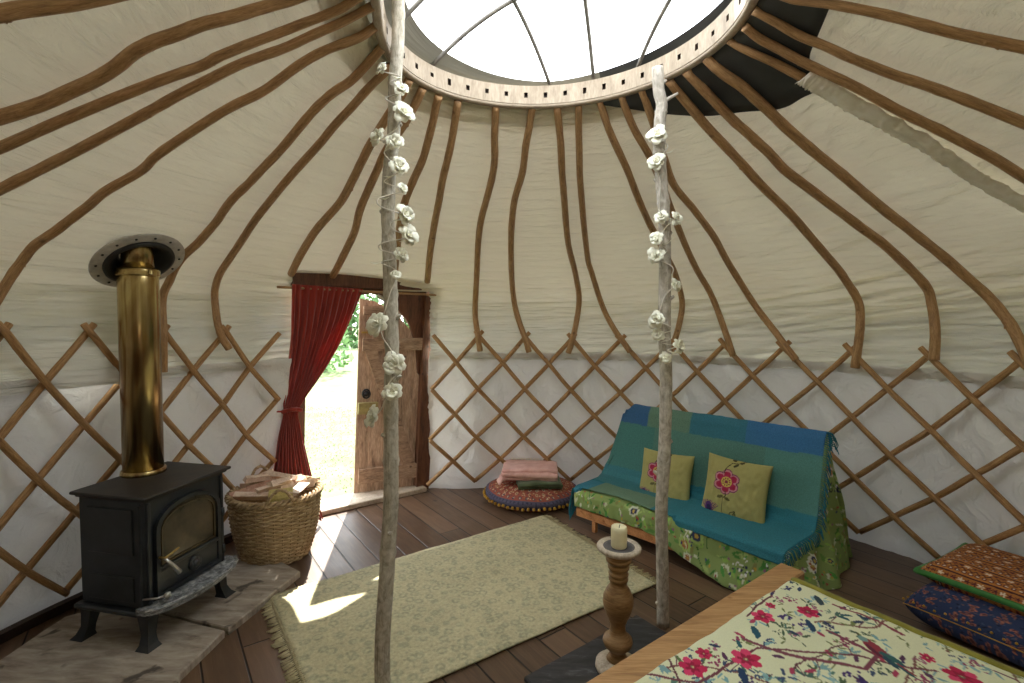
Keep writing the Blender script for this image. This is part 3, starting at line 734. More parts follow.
# swung door leaf
H = np.array([-.795, 4.185]); E0 = atz(353.6, 494, .035)[:2]; ld = (E0 - H); LW = np.linalg.norm(ld); ld /= LW
ln = np.array([ld[1], -ld[0]]);
if ln @ nI < 0: ln = -ln
def lpt(s, z, off=0.0): return Vector((H[0] + ld[0] * s + nI[0] * TILT * z + ln[0] * off, H[1] + ld[1] * s + nI[1] * TILT * z + ln[1] * off, z))
leaf = empty('door_1', (H[0], H[1], 0), kind='structure', label='half of an arched plank door standing ajar in the doorway', cat='door')
ztop = [(0, ARCH[0][1] - .04)] + [(max(0.0, (s_in - s) * LW / (s_in - mid)), z - .035) for s, z in ARCH] + [(LW, ARCH[-1][1] - .02)]
zts = [p[0] for p in ztop]; ztz = [p[1] for p in ztop]
def top(s): return float(np.interp(s, zts, ztz))
m = MB(); nb = 5
for k in range(nb):
    s0 = LW * k / nb + .0018; s1 = LW * (k + 1) / nb - .0018; n = 6
    poly = [(s0, .035), (s1, .035)] + [(s1 + (s0 - s1) * q / n, top(s1 + (s0 - s1) * q / n)) for q in range(n + 1)]
    o = lpt(0, 0, -.035); m.prism(poly, o, lpt(1, 0, -.035) - o, lpt(0, 1, -.035) - o, Vector((ln[0], ln[1], 0)), .028)
m.build('boards', 'leaf', leaf, smooth=False)
def lslab(name, poly, off, d, mat, **k):
    m = MB(); o = lpt(0, 0, off); m.prism(poly, o, lpt(1, 0, off) - o, lpt(0, 1, off) - o, Vector((ln[0], ln[1], 0)), d); return m.build(name, mat, leaf, smooth=False, **k)
for z0, z1 in ((.12, .24), (1.20, 1.30)): lslab('ledge', [(.02, z0), (LW - .03, z0), (LW - .03, z1), (.02, z1)], -.007, .036, 'leaf2')
lslab('ledge', [(LW * .35, 1.48), (LW - .03, 1.48), (LW - .03, 1.55), (LW * .35, 1.56)], -.007, .036, 'leaf2')
lslab('brace', [(.04, .24), (.13, .24), (LW - .05, 1.20), (LW - .14, 1.20)], -.007, .034, 'leaf2')
lslab('lock', [(LW - .16, .70), (LW - .01, .70), (LW - .01, .79), (LW - .16, .79)], -.006, .05, 'lockbox', label='brass rim lock')
m = MB(); p = lpt(LW - .07, .86, .0); m.tube([p + Vector((cos(a) * .028 * ld[0], cos(a) * .028 * ld[1], sin(a) * .034)) + Vector((ln[0], ln[1], 0)) * .012 for a in np.linspace(0, 2 * pi, 16, endpoint=False)], .007, 8, closed=True)
m.lathe([(.001, 0), (.022, .002), (.024, .01), (.01, .022), (.001, .024)], p, 14, R=Vector((0, 0, 1)).rotation_difference(Vector((ln[0], ln[1], 0))).to_matrix())
m.build('ring_handle', 'black', leaf, label='black iron ring handle')
lslab('bolt', [(LW - .14, 1.34), (LW - .02, 1.34), (LW - .02, 1.355), (LW - .14, 1.355)], -.006, .02, 'brass', label='small brass bolt')
# curtain rod and curtain
cr = empty('curtain_rod', tuple(dpt(0, LZ - .02, .07)), 'thin cane curtain rod across the top of the doorway', 'curtain rod')
sa, za = dplane(277, 287, .08); sb_, zb_ = dplane(436, 295, .08)
m = MB(); m.tube([dpt(sa + (sb_ - sa) * t, za + (zb_ - za) * t, .08) for t in np.linspace(0, 1, 12)], .0085, 8); m.build('cane', 'pole', cr)
for s in (.0, DW - .02):
    m = MB(); zz = za + (zb_ - za) * (s - sa) / (sb_ - sa); m.tube([dpt(s, zz - .02, .03), dpt(s, zz - .018, .08), dpt(s, zz + .0, .095), dpt(s, zz + .012, .085)], .004, 6); m.build('hook', 'steel', cr)
LE = [(292, 284), (291, 330), (288, 365), (284, 398), (283, 412), (278, 440), (272, 475), (265, 519)]
RE = [(363, 289), (352, 318), (337, 350), (318, 380), (299, 409), (301, 430), (309, 465), (323, 519)]
COFF = [.09, .09, .11, .14, .15, .18, .22, .25]
LE3 = np.array([dplane(x, y, o) for (x, y), o in zip(LE, COFF)]); RE3 = np.array([dplane(x, y, o) for (x, y), o in zip(RE, COFF)]); COc = crom([[o] for o in COFF], 10)
LEc = np.array(crom(LE3, 10)); REc = np.array(crom(RE3, 10))
def cfn(u, v):
    k = v * (len(LEc) - 1); i = min(int(k), len(LEc) - 2); t = k - i
    a = LEc[i] * (1 - t) + LEc[i + 1] * t; b = REc[i] * (1 - t) + REc[i + 1] * t
    s, z = a + (b - a) * u; w = abs(b[0] - a[0])
    g = math.exp(-((v - .565) / .07) ** 2)
    amp = .016 * (1 - .45 * g) * (1 - .55 * math.exp(-(v / .05) ** 2)) + .012 * sst(.6, 1, v)
    o = float(COc[i][0] * (1 - t) + COc[i + 1][0] * t) + amp * sin(u * 2 * pi * 11 + 2.5 * nz(u * 4, v * 2)) + .010 * nz(u * 9, v * 5) + .03 * g * sin(u * pi) + .05 * sst(.62, 1, v) * sin(u * pi)
    return dpt(s + .004 * nz(u * 14, v * 9), max(z, .012), o)
root = empty('curtain', tuple(dpt(.15, 0, .1)), 'red curtain tied back at the left side of the doorway', 'curtain')
m = MB(); m.grid(150, 90, cfn); m.build('drape', 'red', root, solid=.003)
v = .565; m = MB(); ring = [cfn(u, v) + EZ * .035 + Vector((0, 0, .012 * sin(u * 4))) for u in np.linspace(-.02, 1.02, 14)] + [cfn(u, v + .012) - EZ * .05 for u in np.linspace(1.02, -.02, 8)]
ring = [Vector(p) for p in ring]; m.tube(ring, .011, 8, closed=True, squash=1.3); m.build('tieback', 'red', root, label='red cloth tieback')
m = MB(); hp = dpt(-.03, 0, 0); s1, z1 = dplane(271, 414, .16); m.tube([cfn(.02, .565) + EZ * .01, dpt(s1, z1 + .01, .13)], .006, 6); m.build('tie_cord', 'red', root)

# ------------------------------------------------------------------ prop poles with flower garlands
def trace_pole(pts, y0, y1, z1y):  # pixel spine -> points whose distance runs from y0 at the foot to y1 at the top
    out = []
    ys = [p[1] for p in pts]; a, b = max(ys), z1y
    for x, y in pts:
        t = (a - y) / (a - b); out.append(aty(x, y, y0 + (y1 - y0) * t))
    return out
Lp = [(382.5, 690), (382.5, 683), (382.5, 640), (386, 586), (388, 552), (391, 501), (391, 450), (391, 429), (391, 394), (392, 361.6), (391.5, 332), (391, 303), (390, 274), (388.6, 230), (388, 215), (389.5, 171.6), (394, 128), (395, 84), (398, 40), (398.5, 0), (399, -25)]
Rp = [(663, 626), (662.5, 573), (661.5, 509), (664.7, 444), (666, 380), (664.5, 335), (664.5, 301.7), (665, 265.6), (664, 210), (662, 190), (660, 160), (659, 149), (660, 121), (661.7, 104.5), (658.7, 90.5), (657.5, 67)]
def fit_foot(P):
    P = [np.array(p) for p in P]
    z0 = P[0][2]; n = len(P)
    if abs(z0) > 1e-3: P[0] = P[0].copy(); P[0][2] = 0.0
    return P
LP3 = fit_foot(trace_pole(Lp, 1.875, 1.83, -25)); RP3 = fit_foot(trace_pole(Rp, 2.306, 2.03, 67))
print('prop poles', LP3[0], LP3[-1], RP3[0], RP3[-1])
def prop(P3, r0, r1, matn, lab, stubs):
    root = empty('prop_pole', (P3[0][0], P3[0][1], 0), lab, 'pole')
    P = crom(P3, 8); n = len(P); sd = R0.random() * 40
    rr = [(r0 + (r1 - r0) * k / n) * (1 + .06 * nz(k * .4 + sd) + (.12 if R0.random() < .06 else 0)) for k in range(n)]
    m = MB(); m.tube(P, rr, 16); m.build('trunk', matn, root)
    for (t, ang, ln_) in stubs:
        i = int(t * (n - 1)); p = Vector(P[i]); d = Vector((cos(ang), sin(ang), .55)).normalized(); m = MB()
        m.tube([p, p + d * (rr[i] * 1.1), p + d * (rr[i] + ln_)], [rr[i] * .5, rr[i] * .36, rr[i] * .22], 7); m.build('branch_stub', matn, root)
    return root, P, rr
pl_root, PLc, PLr = prop(LP3, .031, .022, 'bark', 'slender bark covered prop pole in front of the door, wound with cream flowers', [(.33, -2.6, .012), (.42, -.3, .02), (.55, -2.9, .03), (.62, -.2, .025), (.52, -.4, .02), (.80, 0, .01), (.7, 3.0, .01), (.22, -1.2, .01)])
pr_root, PRc, PRr = prop(RP3, .0285, .022, 'bark2', 'slender grey bark prop pole in front of the futon, wound with cream flowers', [(.03, 3.1, .01), (.17, 3.0, .02), (.2, -.2, .01), (.4, -.6, .02), (.88, -.1, .05), (.95, -.1, .015), (.5, -.8, .01), (.62, 2.9, .01)])

def garland(P, rr, fl, lab, ztop):
    P = [Vector(p) for p in P]
    def near(px, py):
        best = None
        d = Vector(ray(px, py))
        for p in P:
            t = p.y / d.y; q = Vector(CAM) + d * t; e = abs(q.z - p.z)
            if best is None or e < best[0]: best = (e, q, p)
        return best[1], best[2]
    pts = []
    root = None; fls = []
    for (px, py, size) in fl:
        q, p = near(px, py); side = q - p; side.z = 0
        fls.append((q, p, size))
    root = empty('flower_garland', tuple(fls[0][1]), lab, 'garland')
    # flowers
    for (q, p, size) in fls:
        out = Vector((q.x - p.x, q.y - p.y - .055, .02)); out.normalize()
        c = q + Vector((0, -.035, 0)) ; m = MB(); R = Vector((0, 0, 1)).rotation_difference(out).to_matrix()
        for ring, (n, tilt, ln_) in enumerate(((7, .25, 1.0), (6, .75, .85), (4, 1.2, .6))):
            for k in range(n):
                a = 2 * pi * k / n + ring * .5 + R0.uniform(-.2, .2); tl = tilt + R0.uniform(-.2, .2); L = size * 1.22 * ln_ * R0.uniform(.8, 1.15); w = L * .40
                dr = Vector((cos(a) * cos(tl), sin(a) * cos(tl), sin(tl))); sd = Vector((-sin(a), cos(a), 0)); upn = dr.cross(sd) * -1
                V = []
                for (t, ww, h) in ((0, .15, 0), (.35, .8, .06), (.7, 1.0, .04), (1.0, .45, -.10)):
                    for sgn in (-1, 0, 1): V.append(c + R @ (dr * L * t + sd * w * ww * sgn + Vector((0, 0, 1)) * L * (h + (.10 * abs(sgn) * ww))))
                m.add(V, [(i * 3 + j, i * 3 + j + 1, (i + 1) * 3 + j + 1, (i + 1) * 3 + j) for i in range(3) for j in range(2)])
        m.build('flower', 'petal', root, solid=.0012)
    # twine: winds round the pole and passes through the flower backs
    fls.sort(key=lambda e: -e[0].z); pt = []; z0 = fls[0][0].z + .05
    turn = 0
    for i, (q, p, size) in enumerate(fls):
        pt.append(q + Vector((0, -.02, 0)))
        if i + 1 < len(fls):
            q2 = fls[i + 1][0]
            for t in (.33, .66):
                mid_ = q.lerp(q2, t); pp = min(P, key=lambda w: abs(w.z - mid_.z)); a = turn; turn += R0.uniform(.6, 2.0)
                pt.append(Vector((pp.x + .027 * cos(a), pp.y - .027 - .008 * abs(sin(a)), mid_.z)))
    m = MB(); m.tube(crom(pt, 6), .0022, 6); m.build('twine', 'twine', root)
    for k in range(9):
        i = R0.randint(0, len(pt) - 1); p = pt[i]; d = Vector((R0.uniform(-1, 1), -.5, R0.uniform(-1, .6))).normalized(); m = MB()
        m.tube([p, p + d * .025, p + d * .05 + Vector((0, 0, .012))], [.002, .006, .001], 6, squash=.4); m.build('bud', 'petal', root)
    return root
garland(PLc, PLr, [(385, 74.5, .022), (402.6, 94, .024), (405, 117.5, .034), (381.6, 142, .034), (397, 147, .030), (401, 170, .030), (404, 192, .02), (405.6, 217, .036), (408.5, 238, .036), (403, 257, .026), (397.7, 276, .018),
        (382, 325, .040), (395, 363, .038), (394, 391, .034), (377, 415, .036)], 'twine of cream cloth flowers wound round the prop pole before the door', 0)
garland(PRc, PRr, [(655, 139, .036), (654, 165, .032), (659, 219.6, .024), (673, 221, .028), (654, 241, .026), (654, 258, .036), (672, 286, .024), (654.7, 320, .032), (656, 335, .026), (675, 346, .030), (663, 357, .024)],
        'twine of cream cloth flowers wound round the prop pole before the futon', 0)

# ------------------------------------------------------------------ hearth slabs
def flat(name, poly, z0, z1, matn, lab, cat, jag=.0):
    m = MB(); c = np.mean(poly, 0); P = []
    for i in range(len(poly)):
        a = np.array(poly[i]); b = np.array(poly[(i + 1) % len(poly)]); n = max(1, int(np.linalg.norm(b - a) / .08))
        for k in range(n): q = a + (b - a) * k / n; P.append(tuple(q + jag * np.array([nz(q[0] * 9, q[1] * 9), nz(q[0] * 9, q[1] * 9, 5)])))
    Pin = [tuple(np.array(p) + (c - np.array(p)) / np.linalg.norm(c - np.array(p)) * .006) for p in P]; n = len(P)
    V = [(x, y, z0) for x, y in P] + [(x, y, z1 - .006) for x, y in P] + [(x, y, z1) for x, y in Pin]
    F = [tuple(reversed(range(n)))] + [(i, (i + 1) % n, (i + 1) % n + n, i + n) for i in range(n)] + [(i + n, (i + 1) % n + n, (i + 1) % n + 2 * n, i + 2 * n) for i in range(n)] + [tuple(range(2 * n, 3 * n))]
    m.add(V, F); return m.build(name, matn, smooth=False, label=lab, cat=cat, origin=(c[0], c[1], z0))
def z4(x, y): return tuple(atz(x, y, .035)[:2])
q1, q2, q3 = z4(300, 571), z4(229, 628), z4(180, 673)
flat('hearth_slab', [q1, q2, (-1.74, 2.36), (-2.05, 2.42), (-2.02, 2.72), (-1.75, 2.88), (-1.36, 2.86)], 0, .035, 'stone', 'grey hearth board under the right end of the stove, next to the log basket', 'hearth slab', .006)
q2b = (q2[0] - .01, q2[1] - .015)
flat('hearth_slab', [q2b, (q3[0], q3[1]), (-1.10, 1.45), (-1.9, 1.30), (-2.12, 1.5), (-2.12, 2.30), (-2.0, 2.40), (-1.74, 2.345)], 0, .035, 'stone', 'grey hearth board with soot stains under the front left of the stove', 'hearth slab', .006)

# ------------------------------------------------------------------ stove
U = Vector((.21, .9777, 0)); FN = Vector((.9777, -.21, 0)); O_ = Vector((-1.684, 2.322, .035))
def sp(u, f_, z): return O_ + U * u + FN * f_ + Vector((0, 0, z))
SR = frame3(U, FN, (0, 0, 1))
st = empty('wood_stove', tuple(O_), 'black cast iron wood burning stove with a glass door, standing on the hearth', 'stove')
bw, bd = .44, .345; zb, ztp = .165, .64
m = MB(); m.box(sp(0, 0, (zb + ztp) / 2), (bw, bd, ztp - zb), SR, bevel=.008)
# raised corner beads and side panels
for sgn in (-1, 1):
    m.box(sp(sgn * (bw / 2 + .003), 0, .50), (.008, bd * .70, .20), SR, bevel=.003)
    m.box(sp(sgn * (bw / 2 + .003), 0, .25), (.008, bd * .70, .11), SR, bevel=.003)
    m.box(sp(sgn * (bw / 2 + .002), bd / 2 - .018, .40), (.014, .016, .44), SR, bevel=.003)
    m.box(sp(sgn * (bw / 2 - .02), bd / 2 + .002, .40), (.02, .014, .45), SR, bevel=.004)
m.build('firebox', 'iron', st, autos=40)
m = MB(); m.box(sp(0, .005, .655), (bw + .045, bd + .05, .014), SR, bevel=.004); m.box(sp(0, .005, .645), (bw + .02, bd + .02, .018), SR, bevel=.004); m.build('top_plate', 'iron_top', st, autos=40)
m = MB(); m.box(sp(0, .01, .155), (bw + .05, bd + .05, .022), SR, bevel=.006); m.build('base_plate', 'iron', st, autos=40)
# ash lip: bowed front shelf
n = 16; poly = [(-.245, .15)] + [(-.245 + .50 * k / n, .200 + .085 * sin(pi * k / n) ** .5) for k in range(n + 1)] + [(.255, .15)]
m = MB(); m.prism(poly, sp(0, 0, .158), U, FN, Vector((0, 0, 1)), .026)
m.tube([sp(x, y, .182) for x, y in poly[1:-1]], .009, 8); m.build('ash_lip', 'ashy', st, smooth=False)
for su in (-1, 1):
    for sf in (-1, 1):
        m = MB(); x0, y0 = su * (bw / 2 - .03), sf * (bd / 2 - .02)
        prof_ = [(.030, .150, 0), (.024, .10, .004), (.019, .05, .010), (.024, .018, .018), (.034, .001, .024)]
        V = []
        for w_, z, o in prof_:
            for a, b in ((-1, -1), (1, -1), (1, 1), (-1, 1)): V.append(sp(x0 + su * o + a * w_, y0 + sf * o + b * w_, z))
        F = [(i * 4 + k, i * 4 + (k + 1) % 4, (i + 1) * 4 + (k + 1) % 4, (i + 1) * 4 + k) for i in range(4) for k in range(4)] + [(0, 1, 2, 3), (19, 18, 17, 16)]
        m.add(V, F); m.build('leg', 'iron', st, smooth=False)
# door: arched frame, glass, vent, handles
fr_y = bd / 2
def archpoly(hw, z0, z1, rise, n=14): 
    P = [(-hw, z0), (hw, z0), (hw, z1)]
    for k in range(1, n): a = pi * k / n; P.append((hw * cos(a), z1 + rise * sin(a) ** .8))
    return P + [(-hw, z1)]
dr = empty('door', tuple(sp(0, fr_y, .4)));
dr.parent = st; dr.location = tuple(Vector(sp(0, fr_y, .4)) - Vector(O_)); 
def band(poly1, poly2, off, d):
    m = MB(); n = len(poly1); o = sp(0, off, 0)
    V = [sp(x, off, z) for x, z in poly1] + [sp(x, off + d, z) for x, z in poly1] + [sp(x, off + d, z) for x, z in poly2] + [sp(x, off, z) for x, z in poly2]
    F = []
    for i in range(n):
        j = (i + 1) % n; F += [(i, j, j + n, i + n), (i + n, j + n, j + 2 * n, i + 2 * n), (i + 2 * n, j + 2 * n, j + 3 * n, i + 3 * n)]
    m.add(V, F); return m
m = band(archpoly(.178, .195, .475, .125), archpoly(.158, .215, .475, .107), fr_y - .002, .022)
m.box(sp(0, fr_y + .006, .262), (.318, .014, .095), SR, bevel=.003)
m.box(sp(0, fr_y + .011, .318), (.318, .020, .020), SR, bevel=.003)
m.build('door_frame', 'iron', dr, smooth=False)
m = MB(); m.prism(archpoly(.160, .31, .475, .108), sp(0, fr_y + .001, 0), U, Vector((0, 0, 1)), FN, .006); m.build('glass', 'soot', dr, smooth=False, label='smoke stained glass')
# thin trim bead
m = band(archpoly(.148, .333, .47, .094), archpoly(.141, .340, .47, .088), fr_y + .004, .010); m.build('glass_bead', 'bronze', dr, smooth=False, label='dull brass trim round the glass')
m = MB(); Rf = Vector((0, 0, 1)).rotation_difference(FN).to_matrix()
m.lathe([(.034, 0), (.036, .008), (.028, .014), (.02, .012), (.012, .022), (.001, .024)], sp(.02, fr_y + .012, .262), 20, R=Rf)
for k in range(6): a = k * pi / 3; m.box(sp(.02 + .022 * cos(a), fr_y + .024, .262 + .022 * sin(a)), (.012, .006, .012), SR, bevel=.002)
m.build('air_wheel', 'iron', dr, autos=40)
m = MB(); m.tube([sp(-.165, fr_y + .015, .375), sp(-.165, fr_y + .05, .377), sp(-.10, fr_y + .055, .395)], [.006, .006, .004], 8); m.build('latch_arm', 'brass', dr, label='brass latch arm')
m = MB(); m.tube([sp(-.165, fr_y + .045, .375), sp(-.135, fr_y + .055, .33), sp(-.105, fr_y + .06, .285)], [.006, .009, .011], 10); m.build('door_handle', 'steel', dr, label='bright steel door handle')
for (u, z) in ((.195, .44), (.195, .25)):
    m = MB(); m.tube([sp(u, fr_y + .012, z - .02), sp(u, fr_y + .012, z + .02)], .011, 10); m.build('hinge', 'iron', dr)
m = MB(); m.tube([sp(-.225, fr_y - .02, .215), sp(-.20, fr_y + .04, .215), sp(-.165, fr_y + .05, .212)], .0045, 8); m.lathe([(.004, 0), (.014, .006), (.016, .014), (.010, .022), (.001, .024)], sp(-.165, fr_y + .045, .212), 14, R=Rf); m.build('air_knob', 'steel', st, label='bright steel air knob')
# flue pipe
fp = atz(143.8, 472, .70); F0 = Vector((fp[0], fp[1], 0)); FX, FY = F0.x, F0.y
print('flue', F0, 'rel', (F0 - O_).dot(U), (F0 - O_).dot(FN))
fz = .697
pz_ = [lift(137, 262, .02)[2]]; print('roof at flue', pz_, lift(137, 262, .02))
def zroof(x, y):
    lo, hi = 1.55, 2.3
    for _ in range(30):
        z = (lo + hi) / 2; c = cen(z); th = atan2(x - c[0], y - c[1])
        if hypot(x - c[0], y - c[1]) < tentR(z, th): lo = z
        else: hi = z
    return lo
ZR = zroof(FX, FY) - .03; print('ZR', ZR)
fl_ = empty('stove_flue', (FX, FY, fz), 'brassy heat tinted steel flue pipe rising from the stove to the roof', 'flue pipe')
m = MB(); m.lathe([(.092, fz), (.094, fz + .004), (.092, fz + .02), (.086, fz + .024)], (FX, FY, 0), 36); m.build('base_collar', 'flue', fl_)
m = MB(); m.lathe([(.083, fz + .01), (.083, 1.60), (.083, ZR - .075), (.080, ZR - .07)], (FX, FY, 0), 40); m.build('lower_pipe', 'flue', fl_)
m = MB(); m.lathe([(.088, ZR - .105), (.090, ZR - .10), (.088, ZR - .09), (.090, ZR - .082), (.088, ZR - .072), (.083, ZR - .068)], (FX, FY, 0), 36); m.box((FX + .085, FY - .035, ZR - .088), (.02, .016, .024), bevel=.003); m.build('locking_band', 'flue', fl_)
m = MB(); m.lathe([(.066, ZR - .08), (.066, ZR + .14)], (FX, FY, 0), 32); m.build('upper_pipe', 'flue', fl_)
# flashing plate on the roof slope
zc = ZR; c = cen(zc); rd = Vector((FX - c[0], FY - c[1], 0)).normalized(); rn = (rd * .60 + Vector((0, 0, 1)) * .80).normalized(); Rn = Vector((0, 0, 1)).rotation_difference(rn).to_matrix()
pc = Vector(lift(137.5, 265, -.01)); pc = Vector((FX, FY, ZR - .018)) - rn * .02
col_ = empty('flue_flashing', tuple(pc), 'round riveted grey metal flashing plate where the flue goes through the roof', 'flashing plate')
m = MB(); m.lathe([(.142, -.004), (.142, .004), (.195, .004), (.197, 0), (.195, -.004), (.142, -.004)], pc, 48, R=Rn, cap=False); m.build('plate', 'alu', col_)
m = MB(); m.lathe([(.146, -.002), (.146, -.014), (.134, -.018), (.112, .0), (.078, .035), (.062, .055)], pc, 44, R=Rn, cap=False); m.build('rubber_seal', 'black', col_, solid=.003, label='black rubber cone')
for k in range(14):
    a = 2 * pi * k / 14; m = MB(); m.lathe([(.006, 0), (.005, .003), (.001, .004)], pc + Rn @ Vector((.172 * cos(a), .172 * sin(a), -.005)), 8, R=Rn @ Matrix.Rotation(pi, 3, 'X')); m.build('rivet', 'black', col_)

# ------------------------------------------------------------------ log basket
bc = np.array([-1.440, 2.995]); bk = empty('log_basket', (bc[0], bc[1], 0), 'round wicker log basket by the curtain, heaped with firewood', 'basket')
RB, RT, HB = .180, .252, .385
def brad(t): return RB + (RT - RB) * (t ** .8) + .012 * sin(t * pi)
m = MB(); NR = 34
for k in range(NR):
    t = k / (NR - 1); r = brad(t); z = .012 + HB * t; P = []
    for q in range(96):
        a = 2 * pi * q / 96; P.append((bc[0] + (r + .006 * cos(a * 16 + (k % 2) * pi)) * cos(a), bc[1] + (r + .006 * cos(a * 16 + (k % 2) * pi)) * sin(a), z + .003 * nz(a * 3, k)))
    m.tube(P, .0068, 6, closed=True, up=(0, 0, 1))
m.lathe([(.001, .004), (RB - .004, .004), (RB, .012), (RB - .008, .016), (.001, .014)], (bc[0], bc[1], 0), 40)
m.build('woven_body', 'wicker', bk)
m = MB()
for q in range(32):
    a = 2 * pi * q / 32; m.tube([(bc[0] + brad(t) * cos(a), bc[1] + brad(t) * sin(a), .01 + HB * t) for t in np.linspace(0, 1, 8)], .0055, 6)
m.build('stake', 'wicker', bk)
m = MB()
for sgn in (0, 1, 2):
    P = []
    for q in range(150):
        a = 2 * pi * q / 150; b = a * 15 + sgn * 2 * pi / 3; r = RT + .014 * cos(b); P.append((bc[0] + r * cos(a), bc[1] + r * sin(a), HB + .012 + .014 * sin(b)))
    m.tube(P, .009, 7, closed=True, up=(0, 0, 1))
m.build('braided_rim', 'wicker', bk)
for (a0, mm) in ((-1.05, 'a'), (2.35, 'b')):
    P = []; P2 = []
    for t in np.linspace(0, 1, 20):
        a = a0 + (t - .5) * .62; z = HB + .0 + .105 * sin(pi * t); r = RT + .012 + .02 * sin(pi * t)
        P.append((bc[0] + r * cos(a), bc[1] + r * sin(a), z)); P2.append((bc[0] + (r + .01 * cos(t * 30)) * cos(a), bc[1] + (r + .01 * cos(t * 30)) * sin(a), z + .009 * sin(t * 30)))
    m = MB(); m.tube(P, .008, 8); m.tube(P2, .005, 6); m.build('handle', 'wicker', bk)
LN = ['pale split log lying at the back of the log basket', 'reddish split log near the back handle of the basket', 'pale split log crossing the middle of the basket', 'yellowish round cut log under the front handle of the basket',
      'reddish split log at the left of the basket heap', 'pale kindling stick on the left rim of the basket', 'pale split log at the right of the basket heap', 'pinkish split log standing up at the right back of the basket']
def logpiece(c, L, w, yaw, tip, roll, matn, label, group, cat='log'):
    m = MB(); n = R0.choice([3, 4, 5]); P = []
    for k in range(n): a = 2 * pi * k / n + roll + R0.uniform(-.25, .25); P.append((w * cos(a) * R0.uniform(.8, 1.15), w * sin(a) * R0.uniform(.7, 1)))
    R = Rz(yaw) @ Matrix.Rotation(tip, 3, 'Y'); V = []; ns = 5
    for i in range(ns):
        x = -L / 2 + L * i / (ns - 1); s = 1 + .08 * nz(i * 1.3 + roll * 7)
        for (a, b) in P: V.append(Vector(c) + R @ Vector((x + .01 * nz(a * 60, b * 60), a * s, b * s + .004 * nz(i * 2 + a * 30))))
    F = [(i * n + k, i * n + (k + 1) % n, (i + 1) * n + (k + 1) % n, (i + 1) * n + k) for i in range(ns - 1) for k in range(n)] + [tuple(reversed(range(n))), tuple((ns - 1) * n + k for k in range(n))]
    m.add(V, F); return m.build('log', matn, smooth=False, label=label, cat=cat, group=group, origin=tuple(c))
GP = 'split logs heaped in the basket'
spec = [((-.12, .09, .40), .26, .036, .3, .1, 0, 'split', 'pale split log at the back left of the basket heap'),
        ((.02, .14, .42), .24, .034, -.3, -.05, 1, 'split', 'pale split log along the back rim of the basket'),
        ((.11, .08, .41), .26, .036, .9, .1, 2, 'split', 'pinkish pale split log at the back right of the basket heap'),
        ((-.13, -.04, .42), .24, .030, .75, -.12, .5, 'split3', 'reddish split log on the left side of the basket heap'),
        ((-.03, .0, .435), .27, .034, .5, -.1, 1.5, 'split3', 'reddish brown split log in the middle of the basket heap'),
        ((.05, .02, .455), .24, .028, 1.2, .12, .2, 'split', 'pale split log lying highest across the basket heap'),
        ((.15, -.03, .42), .22, .034, 1.7, .05, .9, 'split', 'pale split log against the right rim of the basket'),
        ((-.06, -.12, .41), .24, .032, .15, .05, .7, 'split', 'pale split log along the front left rim of the basket'),
        ((-.10, .05, .465), .22, .024, .9, .15, 1.1, 'split', 'slim pale stick on top at the left of the heap'),
        ((.0, .08, .47), .20, .022, -.2, .1, .3, 'split', 'slim pale stick on top at the back of the heap'),
        ((-.17, .02, .395), .16, .026, 1.4, -.1, .3, 'split3', 'short reddish chunk tucked at the left rim of the basket'),
        ((.02, -.06, .455), .20, .022, .85, -.08, .6, 'split', 'slim pale stick beside the yellowish log'),
        ((-.16, .13, .455), .16, .018, .3, -.35, .3, 'split', 'thin pale stick poking over the back left rim')]
for (o, L, w, yaw, tip, roll, mm, lab) in spec:
    logpiece((bc[0] + o[0], bc[1] + o[1], o[2]), L, w, yaw, tip, roll, mm, lab, GP)
lg = MB(); c = (bc[0] + .09, bc[1] - .125, .405); lg.tube([(c[0] - .06, c[1] - .02, c[2]), (c[0] + .06, c[1] + .025, c[2] + .004)], .048, 18)
lg.build('log', 'split2', smooth=False, label='yellowish green round log under the front handle of the basket', cat='log', group=GP, origin=c)

# ------------------------------------------------------------------ rug
RQ = [np.array(p) for p in ((-1.248, 2.523), (.233, 3.60), (.79, 2.655), (-.66, 1.69))]
def rugp(u, v, z):
    a = RQ[0] * (1 - u) + RQ[1] * u; b = RQ[3] * (1 - u) + RQ[2] * u; p = a * (1 - v) + b * v
    e = .006 * nz(u * 7, v * 7)
    return (p[0] + e * (v * 2 - 1), p[1] + e, z + .003 * nz(u * 8, v * 4, 3) + .003)
rgo = empty('rug', (-.22, 2.62, 0), 'faded green and grey patterned rug on the floorboards in the middle of the tent', 'rug')
m = MB(); m.grid(90, 45, lambda u, v: rugp(u, v, .008)); m.build('woven_field', 'rug', rgo, solid=.008)
for side in (0, 1):
    m = MB()
    for k in range(80):
        t = (k + .5) / 80; a, b = (RQ[0], RQ[3]) if side == 0 else (RQ[1], RQ[2]); p = a * (1 - t) + b * t; out = (RQ[0] - RQ[1]) if side == 0 else (RQ[1] - RQ[0]); out = out / np.linalg.norm(out)
        along = (b - a) / np.linalg.norm(b - a); L = R0.uniform(.045, .07); cv = R0.uniform(-.014, .014)
        m.tube([(*(p - out * .004), .012), (*(p + out * .012), .012)], .0045, 6)
        for q in (-1, 0, 1):
            e = p + out * L + along * (cv + q * .005); mi = p + out * L * .5 + along * (cv * .3 + q * .004); m.tube([(*(p + out * .01), .011), (*mi, .008), (*e, .005)], [.0022, .002, .0014], 5)
    m.build('fringe', 'fringe', rgo, kind='stuff')

